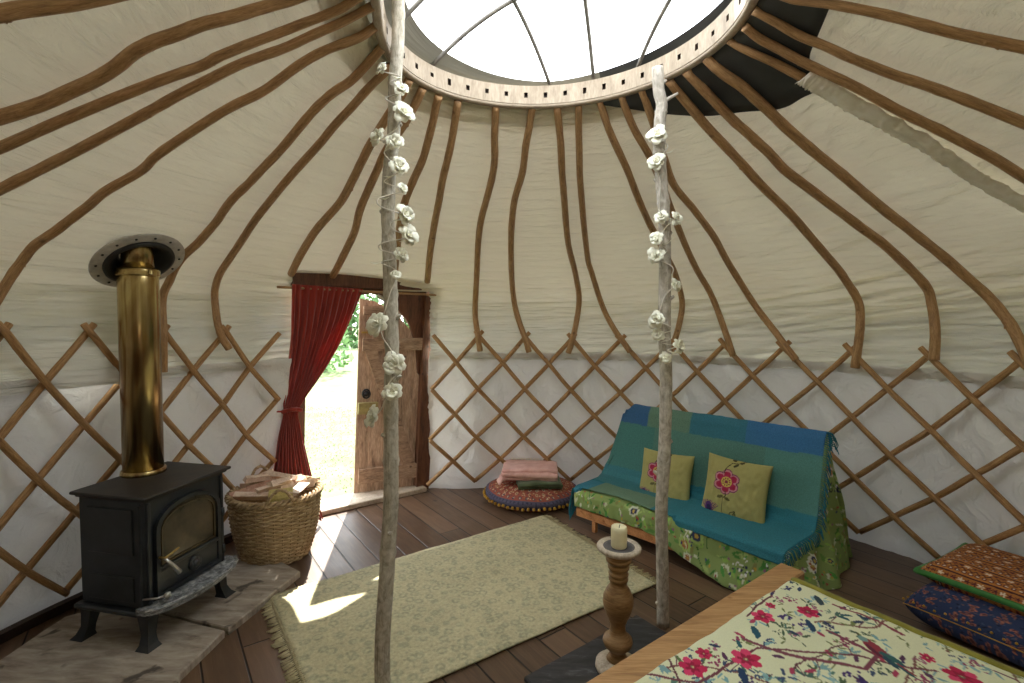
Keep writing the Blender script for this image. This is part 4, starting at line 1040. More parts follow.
# ------------------------------------------------------------------ round floor cushion, blankets
pcx = np.array([.165, 4.00]); pf = empty('round_floor_cushion', (*pcx, 0), 'round red patterned floor cushion with pompom edge by the lattice wall', 'floor cushion')
RP = .375; pa = Paint(.8, .8, (158, 84, 66))
for (r, n, c, sz, c2) in ((.06, 8, (222, 188, 150), .018, (60, 60, 80)), (.12, 14, (210, 176, 140), .018, (52, 54, 72)), (.175, 20, (120, 44, 44), .020, (220, 190, 150)), (.23, 26, (216, 186, 150), .018, (54, 56, 76)), (.285, 34, (206, 172, 130), .018, (120, 40, 44)), (.33, 40, (60, 62, 84), .015, (214, 184, 146))):
    for k in range(n):
        a = 2 * pi * k / n; x, y = .4 + r * cos(a), .4 + r * sin(a); pa.ell(x, y, sz, sz * .62, a, c); pa.ell(x, y, sz * .5, sz * .3, a, c2)
for k in range(500): a = R0.uniform(0, 2 * pi); r = sqrt(R0.random()) * .34; pa.ell(.4 + r * cos(a), .4 + r * sin(a), .006, .004, a, R0.choice([(228, 200, 160), (52, 56, 74), (110, 38, 40), (190, 120, 60)]))
rr_ = np.hypot(pa.X - .4, pa.Y - .4); pa.put(rr_ > .352, (84, 82, 104)); 
for k in range(70): a = 2 * pi * k / 70; pa.ell(.4 + .368 * cos(a), .4 + .368 * sin(a), .010, .006, a, (52, 50, 72))
def puf(u, v):
    a = 2 * pi * u; t = v  # v: 0 top centre ->1 bottom
    if t < .8: r = RP * (t / .8); z = .080 + .068 * (1 - (t / .8) ** 3.2) + .006 * nz(cos(a) * 3 * t, sin(a) * 3 * t)
    else: q = (t - .8) / .2; r = RP * (1 + .02 * sin(q * pi)) - .06 * q * q; z = .080 * (1 - q) + .002
    return (pcx[0] + r * cos(a), pcx[1] + r * sin(a), z)
m = MB(); m.grid(260, 110, puf, wrap=True); V = np.array(m.v); 
m.build('cushion_cover', 'paint', pf, colors=pa.sample(V[:, 0] - pcx[0] + .4, V[:, 1] - pcx[1] + .4))
for k in range(60):
    a = 2 * pi * k / 60; c = Vector((pcx[0] + (RP + .012) * cos(a), pcx[1] + (RP + .012) * sin(a), .046 + .004 * sin(k * 2.3))); m = MB()
    prf = [(.001, -.013), (.009, -.009), (.0125, 0), (.009, .009), (.001, .013)]; m.lathe(prf, c, 8, cap=False); m.build('pompom', 'mustard', pf)
def folded(name, c, sx, sy, th, layers, yaw, matn, label, z0, overhang=0):
    root = empty(name, (c[0], c[1], z0), label, 'blanket')
    # one continuous folded sheet: serpentine cross-section swept along x
    P = []; t = th / layers
    for k in range(layers):
        y = np.linspace(-sy / 2, sy / 2, 10); y = y if k % 2 == 0 else y[::-1]
        for q in y: P.append((q, z0 + t * (k + .5)))
        if k < layers - 1:
            e = y[-1]; sg = 1 if e > 0 else -1
            P += [(e + sg * t * .5 * sin(a), z0 + t * (k + .5) + t * .5 * (1 - cos(a))) for a in (pi * .25, pi * .5, pi * .75)]
    m = MB(); R = Rz(yaw)
    def fn(u, v):
        k = v * (len(P) - 1); i = min(int(k), len(P) - 2); q = k - i; y = P[i][0] * (1 - q) + P[i + 1][0] * q; z = P[i][1] * (1 - q) + P[i + 1][1] * q
        x = (u - .5) * sx; lv = (z - z0) / th
        x *= 1 + .07 * nz(lv * 7, 3) + .05 * nz(y * 14, lv * 3); edge = abs(u - .5) * 2
        z -= .010 * sst(.75, 1, edge) * lv; z += .014 * nz(x * 8, y * 8, lv * 2) * lv; y += .010 * nz(x * 9, lv * 8)
        w = R @ Vector((x, y, 0)); return (c[0] + w.x, c[1] + w.y, z)
    m.grid(34, len(P), fn); m.build('folded_layers', matn, root, solid=t * .93)
    return root
zc_ = .144
gb = folded('folded_blanket', (.215, 3.89), .34, .21, .05, 3, radians(5), 'green_fleece', 'dark green fleece folded flat on the round cushion below the pink blanket', zc_)
pb = folded('folded_blanket', (.150, 3.97), .43, .27, .09, 4, radians(-4), 'pink', 'pink wool blanket folded on top of the dark green fleece', zc_ + .047)
m = MB()   # pink corner flopping down at the left
def flop(u, v):
    x = -.045 - .02 * v - .05 * u; y = 3.83 + .10 * v; z = zc_ + .10 - u * .085 + .008 * nz(u * 5, v * 8); return (x - .0, y, max(z, zc_ - .0))
m.grid(12, 14, flop); m.build('loose_corner', 'pink', pb, solid=.012)
m = MB()
for k in range(40):
    t = k / 39; p = Vector((.0 + .27 * t, 4.115 - .02 * t, zc_ + .135)); m.tube([p, p + Vector((R0.uniform(-.008, .008), .0, .012)), p + Vector((R0.uniform(-.012, .012), -.008, .018))], .0022, 5)
m.build('fringe', 'petal', pb, kind='stuff', label='pale fringe')

# ------------------------------------------------------------------ futon
FO = np.array([.455, 3.447]); fw = np.array([.690, -.724]); fn_ = np.array([.724, .690])
def wsk(w, n): return w * (1 - .03 * (1 - max(0, min(1, n / .4))))
def fp_(w, n, z): return Vector((FO[0] + fw[0] * w + fn_[0] * n, FO[1] + fw[1] * w + fn_[1] * n, z))
FR = frame3((*fw, 0), (*fn_, 0), (0, 0, 1)); FL = 1.375
fu = empty('futon_sofa', tuple(fp_(FL / 2, .2, 0)), 'low pine framed futon sofa under green and teal throws by the lattice wall', 'sofa')
m = MB(); m.box(fp_(FL / 2, .012, .103), (FL, .024, .060), FR, bevel=.004); m.build('front_rail', 'futon_wood', fu, smooth=False)
m = MB(); m.box(fp_(FL / 2, .43, .103), (FL, .024, .060), FR, bevel=.004); m.build('back_rail', 'futon_wood', fu, smooth=False)
m = MB()
for k in range(9): m.box(fp_(.06 + (FL - .12) * k / 8, .22, .125), (.06, .41, .016), FR, bevel=.002)
m.build('slat', 'futon_wood', fu, smooth=False)
for (w, n) in ((.155, .012), (FL - .10, .012), (.155, .43), (FL - .10, .43)):
    m = MB(); m.box(fp_(w, n + .0, .037), (.030, .030, .074), FR, bevel=.003); m.build('leg', 'futon_wood', fu, smooth=False)
for w in (.04, FL - .03):
    m = MB(); m.tube([fp_(w, .46, .10), fp_(w, .575, .74)], .018, 8); m.build('back_post', 'futon_wood', fu)
def rbox(m, c, size, R, n=10, e=.22, puff=0):   # soft rounded pad (superellipsoid box)
    def fnn(u, v):
        a = 2 * pi * u; b = -pi / 2 + pi * v
        def p(x, k): return math.copysign(abs(x) ** k, x)
        x = p(cos(b), e) * p(cos(a), e); y = p(cos(b), e) * p(sin(a), e); z = p(sin(b), .5)
        return Vector(c) + R @ Vector((x * size[0] / 2, y * size[1] / 2, z * size[2] / 2))
    m.grid(48, 20, fnn, wrap=True)
m = MB(); rbox(m, fp_(FL / 2 - .02, .21, .192), (FL - .07, .38, .125), FR); m.build('seat_mattress', 'mattress', fu)
bs = Vector((0, 0, 1)).lerp(Vector((*fn_, 0)), .0); tilt = atan2(.13, .52); bR = FR @ Matrix.Rotation(-tilt, 3, 'X')
m = MB(); rbox(m, fp_(FL / 2 + .02, .545, .51), (FL - .08, .10, .52), bR); m.build('back_mattress', 'mattress', fu)

# cross-section of the covers: (n, z) running from front hem over seat, up the back and down behind
def thr_paint():
    pt = Paint(2.3, 1.9, (140, 162, 96), 300)
    R1 = random.Random(3)
    for k in range(2600):
        x, y = R1.uniform(0, 2.3), R1.uniform(0, 1.9); pt.ell(x, y, R1.uniform(.010, .03), R1.uniform(.004, .011), R1.uniform(0, 3), R1.choice([(70, 130, 56), (150, 190, 90), (208, 214, 180), (84, 156, 72), (166, 190, 112), (136, 138, 80), (216, 220, 196), (104, 150, 76)]))
    for k in range(80):
        x, y = R1.uniform(0, 2.3), R1.uniform(0, 1.9); r = R1.uniform(.02, .045); a = R1.uniform(0, 6)
        pt.flower(x, y, r, [(R1.choice([(232, 234, 222), (170, 196, 110), (214, 220, 196)]), 1), (R1.choice([(70, 110, 50), (52, 60, 92), (170, 110, 70)]), .6)], 7, a, (196, 170, 80))
    for k in range(60):
        x, y = R1.uniform(0, 2.3), R1.uniform(0, 1.9)
        for i in range(22): pt.ell(x + R1.gauss(0, .022), y + R1.gauss(0, .022), .006, .005, 0, R1.choice([(236, 236, 236), (44, 50, 80), (236, 236, 236), (30, 34, 50)]))
    for k in range(900):
        x, y = R1.uniform(0, 2.3), R1.uniform(0, 1.9); pt.ell(x, y, .006, .006, 0, R1.choice([(176, 70, 70), (150, 90, 130), (200, 160, 60), (54, 62, 110)]))
    for k in range(60):
        x, y = R1.uniform(0, 2.2), R1.uniform(0, 1.8); a = R1.uniform(0, 6); P = []
        for i in range(8): P.append((x, y)); a += R1.uniform(-.7, .9); x += .025 * cos(a); y += .025 * sin(a)
        pt.line(P, .006, R1.choice([(40, 96, 36), (216, 222, 186), (60, 120, 60)]))
    return pt
TP = thr_paint()
def hem(w):   # height of the throw's front hem
    return float(np.interp(w, [-.05, .0, .55, .72, .85, 1.0, 1.12, 1.25, 1.45], [.150, .145, .145, .12, .07, .03, .008, .008, .008]))
def section(w):
    h = hem(w); fo = float(np.interp(w, [0, .6, .9, 1.1, 1.42], [-.012, -.014, -.035, -.055, -.03]))
    return [(fo, h), (-.016, h + (.25 - h) * .5), (-.014, .235), (.01, .266), (.10, .266), (.25, .264), (.36, .268), (.41, .29), (.432, .36), (.458, .50), (.490, .66), (.512, .775), (.535, .800), (.56, .80), (.60, .74), (.63, .5), (.66, .25), (.68, .1)]
cum = None
def sec_at(w, t, extra=0.0):
    S = section(w); D = [0]
    for a, b in zip(S[:-1], S[1:]): D.append(D[-1] + hypot(b[0] - a[0], b[1] - a[1]))
    x = t * D[-1]; i = 0
    while i < len(D) - 2 and D[i + 1] < x: i += 1
    q = (x - D[i]) / max(1e-6, D[i + 1] - D[i]); n = S[i][0] + (S[i + 1][0] - S[i][0]) * q; z = S[i][1] + (S[i + 1][1] - S[i][1]) * q
    dn, dz_ = S[i + 1][0] - S[i][0], S[i + 1][1] - S[i][1]; L = hypot(dn, dz_) + 1e-9
    return n - dz_ / L * extra, z + dn / L * extra, D[-1]
th_root = empty('patterned_throw', tuple(fp_(1.1, .0, 0)), 'green floral cotton throw covering the futon mattress and trailing on the floor', 'throw')
m = MB(); UVs = []
NW, NS = 300, 240
def tfn(u, v):
    w = -.005 + u * (FL + .015); n, z, D = sec_at(w, v); UVs.append((w + .3, v * 1.75))
    f_ = .008 * nz(w * 16, v * 3, 2) + .010 * nz(w * 7, v * 9, 5) * sst(.62, 1.0, w) 
    if v < .18: n += f_ * 2.2 * (1 - v / .18)
    z2 = z + .003 * nz(w * 9, v * 12); return fp_(wsk(w, n) + .10 * sst(.30, .78, z) * (1 - sst(0, .3, w)) * (n > .4), n, max(.006, z2) - .05 * sst(.7, .8, z) * (1 - sst(0, .12, w)))
m.grid(NW, NS, tfn); UVa = np.array(UVs)
m.build('seat_and_back_cover', 'paint', th_root, colors=TP.sample(UVa[:, 0], UVa[:, 1]), solid=.003)
# side drape, spreading out on the floor beyond the right end
m = MB(); UVs = []
def sdr(u, v):
    # u: runs along the upper contour from seat front to back top to behind; v: down to the floor
    tp = [(-.014, .235), (.02, .268), (.25, .270), (.385, .30), (.435, .50), (.495, .775), (.52, .808), (.58, .78)]
    bt = [(-.055, .006), (.04, .006), (.22, .006), (.38, .006), (.52, .006), (.70, .006), (.82, .006), (.90, .006)]
    k = u * (len(tp) - 1); i = min(int(k), len(tp) - 2); q = k - i
    a = np.array(tp[i]) * (1 - q) + np.array(tp[i + 1]) * q; b = np.array(bt[i]) * (1 - q) + np.array(bt[i + 1]) * q
    n = a[0] + (b[0] - a[0]) * v ** 1.1; z = a[1] + (b[1] - a[1]) * v
    flare = float(np.interp(u, [0, .3, .6, 1], [.0, .10, .10, .05])) * v
    w = FL + .008 + flare + (.022 * sin(u * 26 + v * 2) + .02 * nz(u * 8, v * 3)) * sst(.05, .6, v)
    UVs.append((n + .4, 1.9 - z * 1.1 - .05)); return fp_(w - (FL - wsk(FL, n)) * (1 - v * .6), n, max(.005, z))
m.grid(170, 80, sdr); UVa = np.array(UVs)
m.build('side_drape', 'paint', th_root, colors=TP.sample(UVa[:, 0], np.clip(UVa[:, 1], 0, 1.9)), solid=.003)

# teal blanket: painted check
def blk_paint():
    p = Paint(1.6, 1.6, (26, 122, 138), 300); X, Y = p.X, p.Y   # X: along the sofa, Y: along the section
    # Y measured from the front edge of the blanket
    back = Y > .95 - .0
    p.put((Y < .16), (56, 130, 146)); p.put((Y < .2) & (X < .28), (58, 134, 158)); p.put((Y < .22) & (X > .12) & (X < .62), (118, 150, 126)); p.put((Y < .45) & (X > .62), (52, 132, 150))
    p.put((Y >= .22) & (Y < .45) & (X < .62), (66, 134, 144))
    p.put((Y >= .45) & (Y < .78), (92, 140, 130)); p.put((Y >= .45) & (Y < .78) & (X < .36), (78, 136, 130)); p.put((Y >= .45) & (Y < .78) & (X > 1.1), (94, 150, 142))
    t = Y >= .78
    p.put(t & (X < .30), (56, 104, 152)); p.put(t & (X >= .30) & (X < .62), (108, 144, 124)); p.put(t & (X >= .62) & (X < .98), (58, 124, 144)); p.put(t & (X >= .98), (62, 122, 174))
    return p
BP = blk_paint()
bl = empty('teal_blanket', tuple(fp_(.7, .2, .3)), 'teal and blue checked wool blanket spread over the futon seat and back', 'blanket')
m = MB(); UVs = []
def front(w): return float(np.interp(w, [-.02, .05, .3, .5, .62, .70, .8, 1.0, 1.4], [-.014, .0, .05, .03, .0, .015, -.012, -.02, -.022]))
def bfn(u, v):
    w = -.012 + u * (FL + .03); 
    nz0 = front(w)
    S = [(nz0, .279 if nz0 > .0 else .262 + nz0 * .5)] if nz0 > -.005 else [(nz0, .235 - (w > 1.0) * .02 * sst(1.0, 1.3, w)), (-.012, .268)]
    S += [(max(.03, nz0 + .02), .282), (.15, .284), (.27, .284), (.35, .292), (.378, .32), (.400, .39), (.424, .50), (.457, .66), (.483, .775), (.512, .822), (.56, .812), (.585, .76), (.60, .70)]
    D = [0]
    for a, b in zip(S[:-1], S[1:]): D.append(D[-1] + hypot(b[0] - a[0], b[1] - a[1]))
    x = v * D[-1]; i = 0
    while i < len(D) - 2 and D[i + 1] < x: i += 1
    q = (x - D[i]) / max(1e-6, D[i + 1] - D[i]); n = S[i][0] + (S[i + 1][0] - S[i][0]) * q; z = S[i][1] + (S[i + 1][1] - S[i][1]) * q
    UVs.append((w + .02, x - [D[i_] for i_ in range(len(S)) if abs(S[i_][0] - .15) < 1e-6][0] + .165)); k = .005 * nz(w * 6, x * 5) + .004 * nz(w * 15, x * 4, 4)
    if .55 < w < .75: k += .02 * math.exp(-((w - .66) / .03) ** 2) * math.exp(-(x / .05) ** 2)
    sag = 0
    if v > .6: sag = .035 * sst(.0, .15, w) * (1 - sst(.0, 1.4, w)) * 0
    tl = sst(.45, .93, x) * (1 - sst(.0, .22, w)) * .075 - .03 * sst(.30, .42, x) * (1 - sst(.42, .55, x)) * (1 - sst(0, .2, w))
    rt = .05 * sst(.86, .94, x) * (1 - sst(.0, .10, w)) 
    return fp_(wsk(w, n) + tl + .01 * nz(x * 4, 7) * (u > .98), n - k * .5, z + k - rt)
m.grid(150, 150, bfn); UVa = np.array(UVs)
m.build('woven_cloth', 'paint_wool', bl, colors=BP.sample(UVa[:, 0], UVa[:, 1]), solid=.004)
# the loose corner hanging off the left end
m = MB()
def lc(u, v):
    n = -.02 + .20 * u * (1 - v * .55); z = .268 - v * .235 * (1 - .35 * u) ; w = -.018 - .028 * sin(v * 2.2) + .008 * nz(u * 6, v * 6); return fp_(w, n, z)
m.grid(20, 24, lc); m.build('hanging_corner', 'teal', bl, solid=.004)
m = MB()
for k in range(90):
    t = k / 89; x = .02 + t * .95; P_ = bfn(1.0, x); o = Vector((*fw, 0)); ln_ = R0.uniform(.035, .06); sg = R0.uniform(-.012, .012)
    dn = Vector((*fn_, 0)) * sg; m.tube([P_, P_ + o * ln_ * .45 + Vector((0, 0, -.008)) + dn * .4, P_ + o * ln_ * .7 + Vector((0, 0, -.045)) + dn], .0026, 5)
m.build('fringe', 'teal', bl, kind='stuff')
m = MB()
for k in range(46):
    t = k / 45; P_ = bfn(.995, .50 + t * .28); o = Vector((*fw, 0)); m.tube([P_ + o * .004, P_ + o * .02 + Vector((0, 0, -.012)), P_ + o * .022 + Vector((0, 0, -.06))], .003, 5)
m.build('fringe', 'yellowgreen', bl, kind='stuff', label='green yellow fringe')

# cushions
def cush_paint():
    p = Paint(.4, .4, (172, 166, 104), 500)
    fx, fy = .185, .235
    for k in range(6):
        a = k * pi / 3 + .52; p.ell(fx + .036 * cos(a), fy + .036 * sin(a), .024, .024, a, (120, 52, 92)); 
    for k in range(6): a = k * pi / 3 + .52; p.ell(fx + .036 * cos(a), fy + .036 * sin(a), .020, .020, a, (206, 140, 150))
    for k in range(6): a = k * pi / 3 + .52; p.ell(fx + .034 * cos(a), fy + .034 * sin(a), .015, .015, a, (170, 36, 74))
    p.ell(fx, fy, .030, .030, 0, (176, 44, 84)); p.ell(fx, fy, .024, .024, 0, (214, 190, 92)); 
    for k in range(10): a = k * pi / 5; p.ell(fx + .016 * cos(a), fy + .016 * sin(a), .0045, .003, a, (130, 40, 60))
    p.ell(fx, fy, .008, .008, 0, (130, 56, 70))
    gr = (66, 62, 34)
    p.line([(.185, .19), (.19, .172), (.178, .158), (.18, .13), (.178, .10), (.19, .06)], .004, gr); p.ell(.165, .162, .016, .007, .4, (96, 92, 50)); p.ell(.198, .158, .014, .007, -.4, (96, 92, 50))
    p.line([(.17, .275), (.175, .30), (.195, .325), (.225, .33), (.25, .345)], .004, gr); p.ell(.215, .318, .012, .006, .6, gr); p.ell(.20, .342, .012, .006, -.3, gr); p.ell(.238, .335, .010, .005, .3, gr)
    for k in range(14): a = 1.57 + (k - 7) * .11; p.line([(.118, .07), (.118 + .062 * cos(a), .07 + .062 * sin(a))], .0035, (150, 96, 110) if k % 2 else (104, 66, 108))
    p.ell(.118, .10, .016, .026, 0, (84, 48, 110)); p.ell(.118, .095, .010, .016, 0, (40, 34, 80)); p.line([(.118, .07), (.13, .05), (.165, .04)], .004, gr)
    p.line([(.20, .05), (.225, .075), (.235, .11), (.215, .10), (.20, .05), (.245, .045), (.235, .11)], .0035, gr)
    return p
CP = cush_paint()
def pillow(name, c, w, h, th, R, paint, label, cat, matn='paint', nseg=120, pin=.07, group=None, parent=None, zoom=None):
    m = MB(); UV_ = []
    for side in (1, -1):
        def fn(u, v, side=side):
            x, y = u * 2 - 1, v * 2 - 1
            ed = (1 - x ** 4) * (1 - y ** 4); t = max(0, ed) ** .42
            px_ = x * (1 - pin * (1 - abs(y) ** 2) * abs(x) ** 2); py_ = y * (1 - pin * (1 - abs(x) ** 2) * abs(y) ** 2)
            k = .006 * nz(x * 3 + 5, y * 3, side) * t + .004 * nz(x * 9, y * 5, side + 3) * t
            UV_.append(((px_ * .5 + .5), (py_ * .5 + .5)))
            return Vector(c) + R @ Vector((px_ * w / 2, py_ * h / 2, side * (th / 2 * t) + k))
        m.grid(nseg, nseg, fn)
    U_ = np.array(UV_); cols = paint.sample(.185 + (U_[:, 0] * .4 - .155) / 1.4, .235 + (U_[:, 1] * .4 - .232) / 1.4)
    return m.build(name, matn, parent, label=label, cat=cat, group=group, colors=cols, origin=tuple(c) if parent is None else None)
def lean(n_tilt, wrot=0):
    zax = -(Vector((*fn_, 0)) * cos(n_tilt)) + Vector((0, 0, sin(n_tilt))); xax = Vector((*fw, 0)); yax = zax.cross(xax); R = frame3(xax, yax, zax)
    return R @ Matrix.Rotation(wrot, 3, 'Z')
def cush_at(px, py, wn): 
    # find point of the leaning plane n = wn + .12*(z-.3)
    d = ray(px, py); best = None
    for t in np.linspace(.5, 6, 3000):
        P = CAM + d * t; n = (P[:2] - FO) @ fn_
        if n > wn + .25 * (P[2] - .3): return P
c1 = cush_at(735.5, 489, .300); c2 = cush_at(665.5, 477, .315)
print('cushions', c1, c2)
cs = .285
pillow('scatter_cushion', c1, .385, .365, .09, lean(.26, -.02), CP, 'olive green scatter cushion with a pink flower, on the futon to the right', 'cushion')
pillow('scatter_cushion', c2, .375, .34, .09, lean(.26, .03), CP, 'olive green scatter cushion partly hidden behind the right prop pole', 'cushion')

# ------------------------------------------------------------------ dark slab and candlestick
flat('floor_slab', [(.053, 1.935), (.614, 2.361), (.735, 2.20), (.17, 1.775)], 0, .018, 'slate', 'dark grey slab on the floor under the candlestick', 'slab', .002)
cx, cy, cz = .438, 1.985, .018
cs_ = empty('candlestick', (cx, cy, cz), 'tall turned wooden candlestick with a pale dish top on the dark slab', 'candlestick')
m = MB(); m.lathe([(.001, .018), (.086, .018), (.090, .026), (.088, .042), (.070, .052), (.045, .060), (.001, .060)], (cx, cy, 0), 36); m.build('foot', 'turned_pale', cs_, label='pale limed foot')
Z = [(.045, .058), (.036, .075), (.030, .092), (.038, .102), (.055, .118), (.061, .136), (.057, .150), (.042, .162), (.033, .176), (.030, .200), (.032, .215), (.036, .219), (.036, .224), (.044, .240), (.056, .270), (.062, .300), (.060, .325), (.049, .350), (.037, .368), (.034, .378), (.034, .388),
     (.039, .392), (.040, .400), (.036, .404), (.036, .410), (.040, .414), (.041, .421), (.036, .425), (.036, .434), (.042, .440), (.044, .450), (.040, .455), (.040, .462), (.046, .466), (.052, .474), (.052, .480), (.048, .484), (.052, .490), (.060, .500), (.060, .514), (.001, .516)]
m = MB(); m.lathe(Z, (cx, cy, 0), 36); m.build('turned_stem', 'turned', cs_)
m = MB(); m.lathe([(.055, .508), (.078, .512), (.088, .520), (.089, .530), (.084, .536), (.070, .536), (.062, .530), (.058, .5295)], (cx, cy, 0), 44, cap=False); m.build('dish_rim', 'turned_pale', cs_, label='pale limed rim')
m = MB(); m.lathe([(.001, .522), (.060, .522), (.063, .531), (.055, .5285), (.001, .528)], (cx, cy, 0), 36, cap=False); m.build('dish_well', 'plate_dark', cs_, label='dark grey dish centre')
cd = empty('pillar_candle', (cx, cy, .529), 'ivory pillar candle standing on the candlestick dish', 'candle')
m = MB(); m.lathe([(.001, .529), (.030, .529), (.032, .532), (.0325, .60), (.031, .612), (.027, .615), (.022, .609), (.001, .606)], (cx, cy, 0), 30, cap=False); m.build('wax_body', 'wax', cd)
m = MB(); m.tube([(cx, cy, .604), (cx + .001, cy, .614), (cx + .003, cy, .620)], .0015, 6); m.build('wick', 'wick', cd)

# ------------------------------------------------------------------ bed
BZ = .42; ba = np.array([.799, .601]); bb_ = np.array([.601, -.799])
K0 = atz(780.6, 562, BZ)[:2]
def bp(s, t, z): return Vector((K0[0] - ba[0] * s + bb_[0] * t, K0[1] - ba[1] * s + bb_[1] * t, z))
BR = frame3((*ba, 0), (*(-bb_), 0), (0, 0, 1)); BW = 1.45; PWD = .098
bed = empty('bed', tuple(bp(.7, .9, 0)), 'low wooden bed with a thick pine foot plank, in the front right of the tent', 'bed')
m = MB(); m.box(bp(BW / 2, PWD / 2, BZ - .02), (BW, PWD, .04), BR, bevel=.006); m.build('foot_plank', 'pine', bed, autos=35)
for s in (.09, BW - .09):
    m = MB(); m.box(bp(s, PWD / 2, (BZ - .04) / 2), (.09, .07, BZ - .04), BR, bevel=.005); m.build('leg', 'pine', bed, smooth=False)
m = MB(); m.box(bp(BW / 2, PWD / 2 + .01, .27), (BW - .2, .03, .16), BR, bevel=.004); m.build('foot_board', 'pine', bed, smooth=False)
for s in (.06, BW - .06):
    m = MB(); m.box(bp(s, 1.03, .22), (.03, 1.8, .16), BR, bevel=.004); m.build('side_rail', 'pine', bed, smooth=False)
for s in (.09, BW - .09):
    m = MB(); m.box(bp(s, 1.9, .16), (.08, .08, .32), BR, bevel=.005); m.build('leg', 'pine', bed, smooth=False)
m = MB(); rbox(m, bp(BW / 2, 1.02, .33), (BW - .10, 1.76, .15), BR); m.build('mattress', 'mattress', bed)
# quilt
QX0, QT0, QW, QL = .115, .085, 1.35, 1.86
qp = Paint(QW + .1, QL + .1, (226, 228, 190), 480)
R2 = random.Random(11)
def bird(x, y, a):
    ca, sa = cos(a), sin(a)
    def T(u, v): return (x + u * ca - v * sa, y + u * sa + v * ca)
    qp.ell(*T(0, 0), .055, .022, a, (146, 52, 64)); qp.ell(*T(.035, .012), .034, .013, a + .3, (48, 96, 96)); qp.ell(*T(.05, -.006), .03, .010, a - .1, (34, 70, 88))
    qp.ell(*T(-.055, .0), .016, .013, a, (120, 156, 150)); qp.ell(*T(.0, -.012), .03, .008, a, (98, 34, 56)); qp.line([T(.05, 0), T(.115, .012)], .009, (44, 88, 92)); qp.line([T(-.07, 0), T(-.082, .002)], .004, (60, 50, 40)); qp.line([T(.06, .01), T(.105, .02)], .006, (150, 60, 70))
def leafs(x, y, n, c, L=.03):
    for i in range(n): a = R2.uniform(0, 2 * pi); qp.ell(x + cos(a) * L * .7, y + sin(a) * L * .7, L * .55, L * .14, a, c)
def qflower(x, y, r):
    a0 = R2.uniform(0, 6)
    for k in range(6): a = a0 + k * pi / 3; qp.ell(x + cos(a) * r * .55, y + sin(a) * r * .55, r * .50, r * .36, a, R2.choice([(206, 38, 88), (190, 30, 76), (222, 66, 110)]))
    for k in range(6): a = a0 + .5 + k * pi / 3; qp.ell(x + cos(a) * r * .30, y + sin(a) * r * .30, r * .30, r * .14, a, (156, 20, 60))
    qp.ell(x, y, r * .17, r * .17, 0, (120, 110, 90)); qp.ell(x, y, r * .08, r * .08, 0, (220, 200, 140))
for k in range(60):
    x, y = R2.uniform(0, QW), R2.uniform(0, QL); a = R2.uniform(-.5, .5) + R2.choice([0, pi]); P_ = []
    for i in range(14):
        P_.append((x, y)); a += R2.uniform(-.35, .35); x += .026 * cos(a); y += .026 * sin(a)
        if i % 3 == 1: qp.line([(x, y), (x + .05 * cos(a + 1), y + .05 * sin(a + 1))], .004, (112, 68, 84)); leafs(x + .05 * cos(a + 1), y + .05 * sin(a + 1), 5, R2.choice([(92, 132, 118), (96, 120, 70), (130, 170, 170), (70, 104, 92)]))
    qp.line(P_, R2.uniform(.005, .009), R2.choice([(116, 62, 78), (104, 60, 66), (132, 86, 78)]))
for k in range(520): x, y = R2.uniform(0, QW), R2.uniform(0, QL); leafs(x, y, R2.randint(2, 5), R2.choice([(124, 172, 176), (90, 128, 110), (120, 132, 78), (58, 78, 110), (150, 186, 186), (76, 100, 70)]), R2.uniform(.014, .03))
for k in range(130):
    x, y = R2.uniform(0, QW), R2.uniform(0, QL); c = R2.choice([(44, 48, 96), (150, 60, 96), (70, 50, 110), (168, 108, 128)])
    for i in range(14): qp.ell(x + R2.gauss(0, .014), y + R2.gauss(0, .010), .0045, .0045, 0, c)
for k in range(220): x, y = R2.uniform(0, QW), R2.uniform(0, QL); qp.ell(x, y, .018, .007, R2.uniform(0, 3), R2.choice([(40, 62, 92), (176, 60, 92), (90, 50, 84), (36, 90, 100)]))
def q_uv(px, py):
    P = atz(px, py, BZ + .01)[:2] - K0; return float(-P @ ba) - QX0, float(P @ bb_) - QT0
fixed = [(764, 618, .036), (809, 612, .036), (771, 607, .018), (748, 659.5, .044), (694, 668, .040), (705, 655, .024), (965, 674, .044), (930, 655, .02)]
for k in range(22): qflower(R2.uniform(.1, QW), R2.uniform(.8, QL), R2.uniform(.03, .05))
P_ = [q_uv(*p) for p in ((745, 640), (790, 655), (830, 662), (868, 668), (880, 655), (850, 640), (830, 630))]; qp.line(P_, .013, (128, 66, 80))
P_ = [q_uv(*p) for p in ((640, 676), (700, 683), (760, 648), (800, 652), (860, 655), (900, 665), (940, 668))]; qp.line(P_, .009, (118, 60, 72))
P_ = [q_uv(*p) for p in ((835, 605), (880, 622), (905, 634))]; qp.line(P_, .011, (140, 66, 78))
for x, y, r in fixed: u_, v_ = q_uv(x, y); qflower(u_, v_, r)
for x, y, a in ((880, 650, None), (905, 636, 1)):
    u_, v_ = q_uv(x, y); u2, v2 = q_uv(x + 20, y + 15); 
    if a is None: bird(u_, v_, atan2(v2 - v_, u2 - u_))
for (x, y, c) in ((757, 633, (34, 88, 104)), (812, 625, (30, 66, 96)), (880, 598, (34, 50, 90)), (745, 675, (34, 60, 96)), (868, 683, (60, 40, 104)), (820, 600, (50, 70, 80))):
    u_, v_ = q_uv(x, y); qp.ell(u_, v_, .030, .012, .8, c); qp.ell(u_ + .01, v_ + .012, .02, .008, .3, c)
qu = empty('quilt', tuple(bp(.7, .9, BZ)), 'pale yellow quilt printed with pink flowers, branches and birds on the bed', 'quilt')
m = MB(); UVs = []
NQ1, NQ2 = 400, 380
